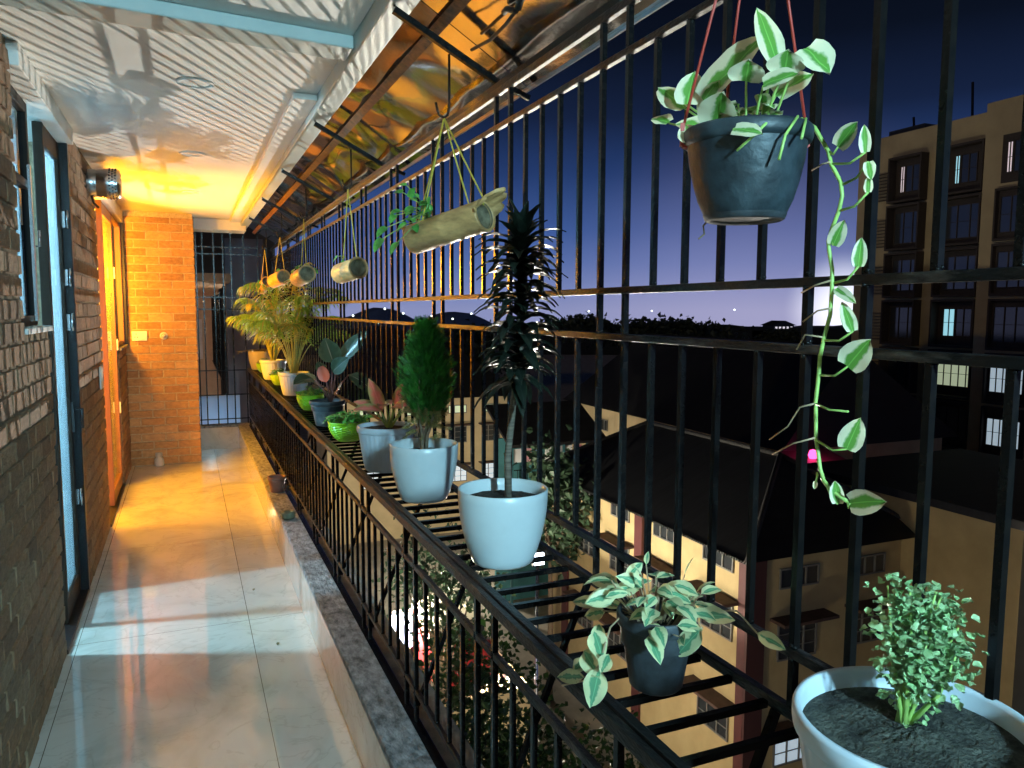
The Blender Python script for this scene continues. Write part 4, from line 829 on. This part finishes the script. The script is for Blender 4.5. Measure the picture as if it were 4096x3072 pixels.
# ================================================================== outside
GZ = -14.5
m = MB(); n = 48; m.v.append((0, 0, 0))
for i, (rr, dz) in enumerate(((30, 0), (90, 0), (280, 0), (900, -34), (3500, -260))):
    for j in range(n): a = 2 * math.pi * j / n; m.v.append((rr * math.cos(a), rr * math.sin(a), dz))
for j in range(n): m.face((0, 1 + j, 1 + (j + 1) % n))
for i in range(4):
    for j in range(n): a = 1 + i * n; m.face((a + j, a + n + j, a + n + (j + 1) % n, a + (j + 1) % n))
m.build('ground', mat('courtyard_paving', (.36, .33, .27), .8, base2=(.20, .185, .15), vscale=.6, bump=.3, bscale=6), loc=(0, 0, GZ), kind='structure')
def ridge(name, pts, depth, y0, mt):
    m = MB(); k = len(pts)
    for (x, z) in pts: m.v += [(x, y0, GZ - 60), (x, y0, z), (x, y0 + depth * .4, z + 1.5), (x, y0 + depth, GZ - 60)]
    for i in range(k - 1):
        for j in range(3): a = i * 4 + j; m.face((a, a + 4, a + 5, a + 1), 0, None, True)
    return m.build(name, mt, kind='structure')
def prof(x0, x1, n, f): return [(x0 + (x1 - x0) * i / n, f(x0 + (x1 - x0) * i / n)) for i in range(n + 1)]
hm = mat('far_hill_haze_blue', (.10, .17, .34), .95, base2=(.05, .09, .20), vscale=.02)  # distance haze put into the hill colour as blue
dm = mat('dark_wood', (.012, .016, .014), .95, var=.3, vscale=.1)
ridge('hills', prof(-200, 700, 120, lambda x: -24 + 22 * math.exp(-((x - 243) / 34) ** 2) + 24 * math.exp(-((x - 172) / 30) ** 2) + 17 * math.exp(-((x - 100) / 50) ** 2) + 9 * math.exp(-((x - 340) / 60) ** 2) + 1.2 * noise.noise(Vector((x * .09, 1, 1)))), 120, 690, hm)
ridge('hills', prof(-250, 700, 160, lambda x: -7.6 + 1.6 * noise.noise(Vector((x * .06, 5, 1))) + .8 * noise.noise(Vector((x * .3, 2, 1)))), 60, 300, dm)
M['black_leaf'] = mat('night_dark_leaf', (.022, .035, .018), .6, var=.4, vscale=2)
M['tree_leaf'] = mat('glossy_tree_leaf', (.035, .085, .016), .35, base2=(.010, .026, .008), vscale=3, trans=.25)
M['tree_leaf2'] = mat('sprig_leaf', (.05, .10, .05), .5, base2=(.02, .04, .022), vscale=3, trans=.2)
def tree(name, label, loc, H, crown, leaf, nl, mt, seed, cat='tree', group=None, clumps=26, flat=1.0, trunk_r=.16, shell=False):
    random.seed(seed); t = thing(name, loc, label, cat, group); c, rx, rz = crown; st = MB(); fo = MB()
    st.tube([(0, 0, 0), (.1 * rx * .3, 0, H * .35), (c[0] * .7, c[1] * .7, H * .62)], [trunk_r, trunk_r * .75, trunk_r * .5], 8)
    cl = []
    for i in range(clumps):
        v = Vector((random.gauss(0, 1), random.gauss(0, 1), random.gauss(0, 1))).normalized() * random.uniform(.35, 1.0)
        p = Vector((c[0] + v.x * rx, c[1] + v.y * rx, c[2] + v.z * rz)); cl.append(p)
        if i < 14: st.tube([(c[0] * .7, c[1] * .7, H * .6), Vector((c[0] * .7, c[1] * .7, H * .6)).lerp(p, .55) + Vector((0, 0, .04 * rz)), p], [trunk_r * .4, trunk_r * .2, trunk_r * .08], 5)
    for i in range(nl):
        p = random.choice(cl); s_ = rx * .30; q = p + Vector((random.gauss(0, s_), random.gauss(0, s_), random.gauss(0, s_ * flat)))
        d = Vector((random.gauss(0, 1), random.gauss(0, 1), random.gauss(-.4, .6))).normalized(); u = d.cross(Vector((random.gauss(0, 1), random.gauss(0, 1), random.gauss(0, 1)))).normalized(); l = leaf * random.uniform(.7, 1.3); nn = d.cross(u) * l * .12
        b = len(fo.v); fo.v += [tuple(q), tuple(q + d * l * .35 + u * l * .36 + nn), tuple(q + d * l * 1.05), tuple(q + d * l * .35 - u * l * .36 + nn)]; fo.face((b, b + 1, b + 2)); fo.face((b, b + 2, b + 3))
    st.build('trunk', M['bark'], t); fo.build('crown', mt, t); return t
# courtyard trees below the shelf
tree('fig_tree', 'broad leaved tree just below the railing, filling the gap under the shelf', (3.35, 8.7, GZ), 10.0, ((.1, .15, 9.6), 1.15, 2.4), .105, 9500, M['tree_leaf'], 3, clumps=34)
tree('fig_tree', 'leafy tree top in front of the yellow building, seen between shelf slats', (6.2, 9.9, GZ), 8.2, ((.0, .1, 8.1), 1.0, 1.1), .115, 2600, M['tree_leaf'], 5, clumps=20)
tree('feathery_tree', 'grey green feathery tree behind the railing near the bright sign', (6.0, 19.0, GZ), 9.0, ((.1, .2, 8.8), 1.3, 1.6), .16, 1500, M['tree_leaf2'], 6, clumps=24)
tree('dark_conifer', 'dark bushy tree in front of the teal shed', (13.4, 27.5, GZ), 10, ((0, 0, 8.4), 1.5, 3.4), .34, 1500, M['tree_leaf2'], 8, clumps=26)
# far skyline trees
tree('rain_tree', 'wide dark umbrella crowned tree on the skyline, centre', (101, 150, GZ), 14, ((0, 0, 11.0), 12.5, 2.0), 1.3, 5200, M['black_leaf'], 11, group='skyline trees', clumps=70, flat=.28, trunk_r=.7)
tree('rain_tree', 'dark spreading tree on the skyline left of the umbrella crowned one', (79, 150, GZ), 14, ((0, 0, 12.6), 6.8, 2.2), 1.0, 3000, M['black_leaf'], 12, group='skyline trees', clumps=40, flat=.35, trunk_r=.6)
tree('rain_tree', 'small dark tree on the skyline behind the black pot vine', (137, 150, GZ), 11, ((0, 0, 9.6), 5.0, 1.6), .9, 1500, M['black_leaf'], 13, group='skyline trees', clumps=24, flat=.4, trunk_r=.5)
tree('rain_tree', 'tall dark tree clump behind the conical conifer', (58, 150, GZ), 11, ((0, 0, 8.2), 9.0, 3.2), 1.1, 3600, M['black_leaf'], 14, group='skyline trees', clumps=40, flat=.5, trunk_r=.5)

# ---- buildings
M['ochre'] = mat('yellow_render', (.50, .385, .19), .85, base2=(.40, .30, .14), vscale=.8, detail=8); M['ochre2'] = mat('cream_render', (.56, .44, .25), .85, var=.1, vscale=.8)
M['maroon'] = mat('maroon_paint', (.080, .019, .018), .7, var=.15, vscale=2); M['darkroof'] = mat('dark_corrugated_roof', (.013, .0135, .015), .6, base2=(.006, .006, .0065), vscale=1.3, stretch=(.4, 3, .4), bump=.8, bscale=3)
M['darkpane'] = mat('dark_window_glass', (.03, .035, .04), .12, spec=.8); M['shade'] = mat('brown_sunshade', (.075, .042, .032), .8, var=.25, vscale=3); M['wframe'] = mat('grey_window_frame', (.16, .155, .14), .6)
M['litpane'] = mat('lit_blind', (.7, .75, .8), .6, emit=(.62, .78, .9), estr=.5); M['curtain_pink'] = mat('lit_pink_curtain', (.7, .6, .6), .7, emit=(.85, .72, .78), estr=.6); M['lit_cyan'] = mat('lit_cyan_curtain', (.6, .7, .7), .7, emit=(.35, .8, .95), estr=.75); M['lit_green'] = mat('lit_shutter', (.6, .7, .5), .7, emit=(.62, .72, .48), estr=.5); M['lit_violet'] = mat('lit_violet_blind', (.5, .5, .8), .7, emit=(.42, .40, .95), estr=.7)
def win(parent, o, ud, nd, w, h, pane=None, nx=3, ny=3, hood=False, hood_m=None, fm=None, deep=.06):
    """window at centre o on a facade: frame proud of the wall, panes behind"""
    o = Vector(o); ud = Vector(ud); nd = Vector(nd); z = Vector((0, 0, 1)); m = MB()
    P = lambda a, b, c: o + ud * a + z * b + nd * c
    def bx(m, a0, a1, b0, b1, c0, c1): m.hexa([P(a0, b0, c0), P(a1, b0, c0), P(a1, b0, c1), P(a0, b0, c1), P(a0, b1, c0), P(a1, b1, c0), P(a1, b1, c1), P(a0, b1, c1)])
    f = .05
    bx(m, -w / 2, w / 2, -h / 2, -h / 2 + f, .004, deep); bx(m, -w / 2, w / 2, h / 2 - f, h / 2, .004, deep)
    for i in range(nx + 1): x = -w / 2 + (w - f) * i / nx; bx(m, x, x + f, -h / 2 + f, h / 2 - f, .004, deep)
    for i in range(1, ny): y = -h / 2 + h * i / ny; bx(m, -w / 2 + f, w / 2 - f, y - .012, y + .012, .006, deep - .012)
    fr = m.build('window', fm or M['wframe'], parent)
    m = MB(); bx(m, -w / 2 + .01, w / 2 - .01, -h / 2 + .01, h / 2 - .01, .003, .02); m.build('pane', pane or M['darkpane'], fr)
    if hood:
        m = MB(); b = h / 2 + .08
        bx(m, -w / 2 - .28, w / 2 + .28, b, b + .09, .003, .62); m.build('sunshade', hood_m or M['shade'], parent)
# main yellow building
B = thing('yellow_building', (14.61, 16.97, GZ), 'three storey yellow building with maroon pilasters and dark tin roof below the balcony', 'building'); BO = Vector((14.61, 16.97, GZ)); top = 9.2
m = MB(); m.box((0, 0, 0), (6.0, 13.0, top)); m.build('wall', M['ochre'], B)
for y in (.0, 5.65, 11.35):
    m = MB(); m.box((-.10, y - .17 if y else -.02, 0), (-.003, y + .33, top - .05)); m.build('pilaster', M['maroon'], B)
m = MB(); m.box((-.10, -.10, 0), (.55, -.003, top - .05)); m.build('pilaster', mat('dark_maroon_paint', (.06, .018, .016), .7), B)
m = MB(); zr = top + 2.05; e = .6
m.v += [(-e, -e, top + .02), (6.6, -e, top + .02), (6.6, 13.5, top + .02), (-e, 13.5, top + .02), (3.9, 3.2, zr), (3.9, 11.4, zr)]
for q in ((0, 1, 4), (1, 2, 5, 4), (2, 3, 5), (3, 0, 4, 5), (3, 2, 1, 0)): m.face(q)
k = 130
for i in range(k):
    y = -e + (13.5 + e) * i / k; m.box((-e - .03, y, top - .02), (-e + .05, y + .05, top + .05))
m.build('roof', M['darkroof'], B)
m = MB(); P = [(-e, -e, top + .05), (6.6, -e, top + .05), (6.6, 13.5, top + .05), (-e, 13.5, top + .05), (3.9, 3.2, zr + .03), (3.9, 11.4, zr + .03)]
for a, b in ((0, 4), (1, 4), (2, 5), (3, 5), (4, 5)): m.tube([P[a], P[b]], .09, 6)
m.build('ridge_cap', mat('weathered_ridge_cap', (.035, .033, .030), .7, var=.3), B)
for yc, w in ((26.6, 1.25), (24.05, 1.3), (21.2, 1.25), (18.35, 1.45)):
    win(B, Vector((14.61, yc, -5.72)) - BO, (0, -1, 0), (-1, 0, 0), w, .62, nx=3, ny=1)
    for s_ in range(3): win(B, Vector((14.61, yc + (.05 if s_ else 0), -7.55 - 3.15 * s_)) - BO, (0, -1, 0), (-1, 0, 0), w + .05, 1.15, nx=3, ny=3, hood=True, pane=M['darkpane'])
for xc, w in ((16.45, 1.5), (19.25, 1.3)):
    win(B, Vector((xc, 16.97, -6.15)) - BO, (1, 0, 0), (0, -1, 0), w, .62, nx=3, ny=1)
    for s_ in range(3): win(B, Vector((xc, 16.97, -8.05 - 3.3 * s_)) - BO, (1, 0, 0), (0, -1, 0), w, 1.2, nx=3, ny=3, hood=True, pane=M['litpane'] if (s_ == 1 and xc < 17) else M['darkpane'])
# wing at the right
B = thing('yellow_building', (20.62, 9.0, GZ), 'blank ochre side wing standing right of the yellow building', 'building')
m = MB(); m.box((0, 4.2, 0), (8, 12.0, 10.35)); m.build('wall', M['ochre'], B)
m = MB(); m.box((-.3, 3.9, 10.355), (8.3, 12.3, 10.6)); m.build('roof', M['darkroof'], B)
for z in (4.6, 6.1):
    m = MB(); m.box((-.12, 5.6, z), (-.003, 7.6, z + .35)); m.build('band', M['ochre2'], B)
m = MB(); m.box((-.35, 4.5, 3.9), (-.003, 8.0, 4.1)); m.build('sunshade', M['darkroof'], B)
win(B, (0, 6.6, 3.0), (0, -1, 0), (-1, 0, 0), 1.4, 1.2)
# long dark roofed block behind
B = thing('long_block', (24, 26, GZ), 'long low block with pale wall strip under a huge black roof', 'building')
m = MB(); m.box((0, 0, 0), (10, 20, 10.1)); m.build('wall', M['ochre2'], B)
m = MB(); e = .5; m.v += [(-e, -e, 10.12), (-e, 20 + e, 10.12), (10 + e, 20 + e, 10.12), (10 + e, -e, 10.12), (5, 1, 14.6), (5, 19, 14.6)]
for q in ((0, 4, 5, 1), (1, 5, 2), (2, 5, 4, 3), (3, 4, 0), (0, 1, 2, 3)): m.face(q)
m.build('roof', M['darkroof'], B)
for y, w, pn in ((9.0, 1.2, M['litpane']), (15.8, 1.2, M['darkpane']), (18.2, 1.2, M['darkpane'])): win(B, (0, y, 9.0), (0, -1, 0), (-1, 0, 0), w, .7, pn, 3, 1)
win(B, (0, 12.2, 7.9), (0, -1, 0), (-1, 0, 0), .9, 1.7, None, 2, 2)
# cream block, left
B = thing('cream_block', (8.5, 52, GZ), 'cream two storey block with lit ventilator windows behind the white pots', 'building'); BO = Vector((8.5, 52, GZ))
m = MB(); m.box((0, 0, 0), (13.8, 9, 9.9)); m.build('wall', M['ochre2'], B)
m = MB(); m.v += [(-.6, -.6, 9.92), (14.4, -.6, 9.92), (14.4, 9.6, 9.92), (-.6, 9.6, 9.92), (3, 4.5, 13.2), (10.8, 4.5, 13.2)]
for q in ((0, 1, 5, 4), (1, 2, 5), (2, 3, 4, 5), (3, 0, 4), (3, 2, 1, 0)): m.face(q)
m.build('roof', M['darkroof'], B)
for xc in (11.4, 14.6, 17.8, 20.4):
    win(B, Vector((xc, 52, -5.45)) - BO, (1, 0, 0), (0, -1, 0), 1.4, .6, M['lit_green'], 3, 1)
    for s_ in range(2): win(B, Vector((xc, 52, -7.3 - 2.85 * s_)) - BO, (1, 0, 0), (0, -1, 0), 1.4, 1.2, M['litpane'] if s_ else None, 3, 3, True)
# teal shed
B = thing('teal_shed', (15.3, 36.2, GZ), 'open teal painted shed with dark awning and washing, between the buildings', 'shed')
m = MB(); m.box((0, 2.0, 0), (4.6, 2.2, 9.2)); m.box((0, 0, 6.4), (4.6, 2.0, 6.7)); m.build('wall', mat('teal_paint', (.06, .22, .24), .7, var=.2, vscale=1), B)
m = MB(); m.hexa([(-.5, -1.0, 9.2), (5.2, -1.0, 9.2), (5.2, 2.4, 10.9), (-.5, 2.4, 10.9), (-.5, -1.0, 9.35), (5.2, -1.0, 9.35), (5.2, 2.4, 11.05), (-.5, 2.4, 11.05)]); m.build('awning', M['darkroof'], B)
for x in (.1, 1.6, 3.1, 4.5): m = MB(); m.box((x - .06, -.06, 0), (x + .06, .06, 9.2)); m.build('post', mat('teal_post', (.04, .15, .17), .6), B)
m = MB()
for i in range(16): m.box((.1 + i * .28, -.02, 6.7), (.13 + i * .28, .0, 7.8))
m.box((.1, -.02, 7.8), (4.5, .0, 7.85)); m.build('balustrade', M['iron'], B)
random.seed(3)
for i in range(7):
    x = .3 + i * .6; m = MB(); hh = random.uniform(.6, 1.1); m.box((x, .25, 8.9 - hh), (x + .42, .27, 8.9)); m.build('laundry', mat('cloth_%s' % ('white', 'pink', 'blue', 'white', 'grey', 'white', 'rose')[i], ((.8, .8, .8), (.6, .3, .35), (.2, .3, .6), (.8, .8, .8), (.5, .5, .5), (.8, .8, .8), (.6, .2, .25))[i], .9), B)
# tower at the right
B = thing('apartment_tower', (40.26, 24, GZ), 'dim six storey apartment tower at the right edge with a few lit windows', 'building'); BO = Vector((40.26, 24, GZ))
M['towerwall'] = mat('tower_render', (.36, .295, .17), .9, base2=(.27, .22, .125), vscale=.5, detail=8); M['hoodbox'] = mat('dark_window_hood', (.030, .023, .018), .8, var=.2)
m = MB(); m.box((0, -12, 0), (12, 13.75, 26.9)); m.box((-.9, -12, 0), (-.003, 4.6, 27.1)); m.build('wall', M['towerwall'], B)
m = MB(); m.box((.5, 9.5, 26.9), (4, 12, 27.3)); m.build('roof_slab', M['darkroof'], B)
for y, h in ((11.0, .2), (7.2, 1.3), (2.2, .9), (1.4, .2)):
    m = MB(); m.bar((1.5, y, 26.9), (1.5, y + .12, 26.9 + h + 1), .10, .10); m.build('antenna', M['iron'], B)
lit = {(0, 0): 'curtain_pink', (1, 0): 'lit_cyan', (2, 0): 'curtain_pink', (1, 3): 'lit_cyan', (1, 4): 'lit_green', (0, 5): 'lit_violet', (2, 4): 'litpane', (2, 5): 'litpane'}
for cidx, (yc, w) in enumerate(((33.8, 2.3), (30.2, 2.7), (26.6, 2.2))):
    for f in range(8):
        z = 9.55 - 2.85 * f; x0 = 40.26 if cidx < 2 else 40.26 - .9; o = Vector((x0, yc, z)) - BO; m = MB(); hw, hh, dp = w / 2, 1.35, .65
        if cidx == 2: dp = .3
        if not (cidx == 2 and f == 0):
            m.box((o.x - dp, o.y - hw, o.z + hh - .12), (o.x - .004, o.y + hw, o.z + hh)); m.box((o.x - dp, o.y - hw, o.z - hh), (o.x - .004, o.y + hw, o.z - hh + .12))
            m.box((o.x - dp, o.y - hw, o.z - hh + .12), (o.x - .004, o.y - hw + .10, o.z + hh - .12)); m.box((o.x - dp, o.y + hw - .10, o.z - hh + .12), (o.x - .004, o.y + hw, o.z + hh - .12)); m.build('window_hood', M['hoodbox'], B)
        m = MB(); m.box((o.x - .03, o.y - hw + .1, o.z - hh + .12), (o.x - .004, o.y + hw - .1, o.z + hh - .12)); m.build('recess_panel', M['hoodbox'], B); o = o + Vector((-.03, 0, 0))
        pn = lit.get((cidx, f)); W_ = w - .35
        if pn and f < 4:
            lw = .34 if f == 0 else .75; win(B, o + Vector((0, .55, .05)), (0, -1, 0), (-1, 0, 0), lw, 1.6, M[pn], 2, 2, fm=M['hoodbox']); win(B, o + Vector((0, .53 - lw / 2 - .5, .05)), (0, -1, 0), (-1, 0, 0), 1.0, 1.6, None, 2, 2, fm=M['hoodbox'])
        else: win(B, o, (0, -1, 0), (-1, 0, 0), W_, 1.5 if pn else 1.9, M[pn] if pn else None, 5 if pn else 3, 2, fm=M['hoodbox'])
for f in range(7):
    m = MB(); z = 9.4 - 2.85 * f - GZ
    for i in range(9): m.box((-.22, 11.2, z - .9 + i * .2), (-.02, 12.5, z - .87 + i * .2))
    m.build('louvre', M['hoodbox'], B)
# hill building, red lamp, sign, misc
B = thing('hill_house', (255, 300, -12), 'flat roofed silhouette house with gabled upper storey and lit windows on the skyline', 'house')
m = MB(); m.box((0, 0, -3), (28, 10, 4.2)); m.box((14, 1, 4.2), (27, 9, 6.6)); m.build('wall', M['darkroof'], B)
m = MB(); m.v += [(13, 0, 6.6), (28, 0, 6.6), (28, 10, 6.6), (13, 10, 6.6), (20.5, 0, 9.0), (20.5, 10, 9.0)]
for q in ((0, 1, 4), (2, 3, 5), (0, 4, 5, 3), (1, 2, 5, 4), (3, 2, 1, 0)): m.face(q)
m.build('roof', M['darkroof'], B)
for i in range(5): m = MB(); m.box((15 + i * 2.4, .9, 5.0), (16.3 + i * 2.4, .98, 6.0)); m.build('window', mat('far_lit_window', (.6, .6, .6), emit=(.8, .75, .85), estr=.9), B)
B = thing('tin_shed', (23.6, 24.6, GZ), 'tin roof glowing magenta from a small red lamp behind the block', 'shed')
m = MB(); m.box((0, 0, 0), (2.2, 1.2, 9.6)); m.build('wall', M['darkroof'], B); m = MB(); m.hexa([(-.4, -.4, 9.62), (2.6, -.4, 9.62), (2.6, 1.35, 10.0), (-.4, 1.35, 10.0), (-.4, -.4, 9.7), (2.6, -.4, 9.7), (2.6, 1.35, 10.08), (-.4, 1.35, 10.08)]); m.build('roof', mat('ribbed_tin', (.2, .1, .14), .5), B)
m = MB(); m.lathe([(.001, 0), (.14, .02), (.2, .16), (.14, .36), (.001, .42)], c=(.95, .2, 9.85), n=12); m.build('red_lamp', mat('red_lamp_glow', (.8, .1, .2), emit=(1, .05, .22), estr=6), B)
lamp('POINT', 'red_glow_lamp', (24.3, 24.3, -4.1), 14, (1, .05, .25), .2)
t = thing('light_sign', (5.88, 22.65, GZ), 'bright blue white light box sign on a post below the railing', 'sign')
m = MB(); m.box((-.06, -.06, 0), (.06, .06, 5.6)); m.build('post', M['iron'], t)
m = MB(); m.box((-.34, -.08, 5.6), (.34, .08, 6.75)); m.build('light_box', mat('sign_face', (.6, .7, 1), emit=(.50, .68, 1), estr=2.2), t)
m = MB(); m.box((-.38, -.1, 6.751), (.38, .1, 6.80)); m.build('cap', M['iron'], t)
t = thing('street_light', (8.72, 18.70, GZ), 'street floodlight on a pole, glowing under the nearest white pot', 'street light')
m = MB(); m.tube([(0, 0, 0), (0, 0, 9.1)], [.07, .045], 10); m.build('pole', M['chrome'], t)
m = MB(); m.box((-.18, -.11, 9.15), (.18, -.03, 9.55)); m.build('lamp_head', M['alu_grey'], t)
m = MB(); m.box((-.15, -.125, 9.18), (.15, -.1105, 9.52)); m.build('lens', mat('flood_lens', (.9, .95, 1), emit=(.8, .9, 1), estr=12), t)
t = thing('parked_van', (7.2, 21.9, GZ + 5.2), 'red and cream van roof glimpsed through the railing bars', 'van')
# compound wall bits: cream/maroon painted platform house with red signboards
m = MB(); m.box((-.9, -1.6, 0), (.9, 1.6, 1.2)); m.build('body', mat('red_van_paint', (.45, .03, .035), .35), t, bevel=.12)
m = MB(); m.box((-.82, -1.2, 1.2), (.82, 1.5, 1.75)); m.build('cabin', mat('cream_van_paint', (.75, .68, .50), .35), t, bevel=.15)
m = MB(); m.box((-.7, -1.26, 1.25), (.7, -1.205, 1.62)); m.build('windscreen', M['darkpane'], t)
for x in (-.85, .7):
    for y in (-1.1, 1.0): m = MB(); m.tube([(x, y, 0), (x + .15, y, 0)], .3, 16); m.build('wheel', M['black'], t)
t = thing('street_light', (8.5, 20.5, GZ), 'added lamp post holding the extra facade light, low behind the railing', 'street light')  # post made up to carry the added facade light
m = MB(); m.tube([(0, 0, 0), (0, 0, 5.33)], .05, 8); m.build('pole', M['iron'], t)
m = MB(); m.lathe([(.001, 5.72), (.16, 5.66), (.17, 5.63), (.001, 5.66)], n=16); m.build('lamp_cap', M['iron'], t)
B = thing('flat_roof', (5.6, 20.2, GZ), 'low flat roofed outbuilding under the parked van', 'outbuilding')
m = MB(); m.box((0, 0, 0), (3.6, 4.2, 4.85)); m.build('wall', M['ochre2'], B)
# distant lamps
random.seed(31)
lm = mat('distant_lamp_glow', (1, 1, 1), emit=(.85, 1.0, .9), estr=5); lm2 = mat('distant_lamp_amber', (1, 1, 1), emit=(1, .75, .4), estr=5)
pts = [(196, 640, -3.5), (150, 620, 2.5), (160, 600, -1.0), (236, 650, -1.5), (260, 640, -4.0), (120, 600, -3), (215, 640, -6), (180, 560, -9), (205, 560, -9.5), (130, 560, -8), (350, 640, 1.0), (420, 640, 1.5), (520, 640, 3.0)]
m = MB(); m.lathe([(.001, -.8), (.6, -.5), (.8, 0), (.6, .5), (.001, .8)], n=10); o = m.build('distant_lamp', lm); me = o.data; bpy.data.objects.remove(o)
for i, p in enumerate(pts):
    o = inst('distant_lamp', me, p); tag(o, 'tiny far lamp glowing on the dark hillside', 'lamp', 'distant lamps')
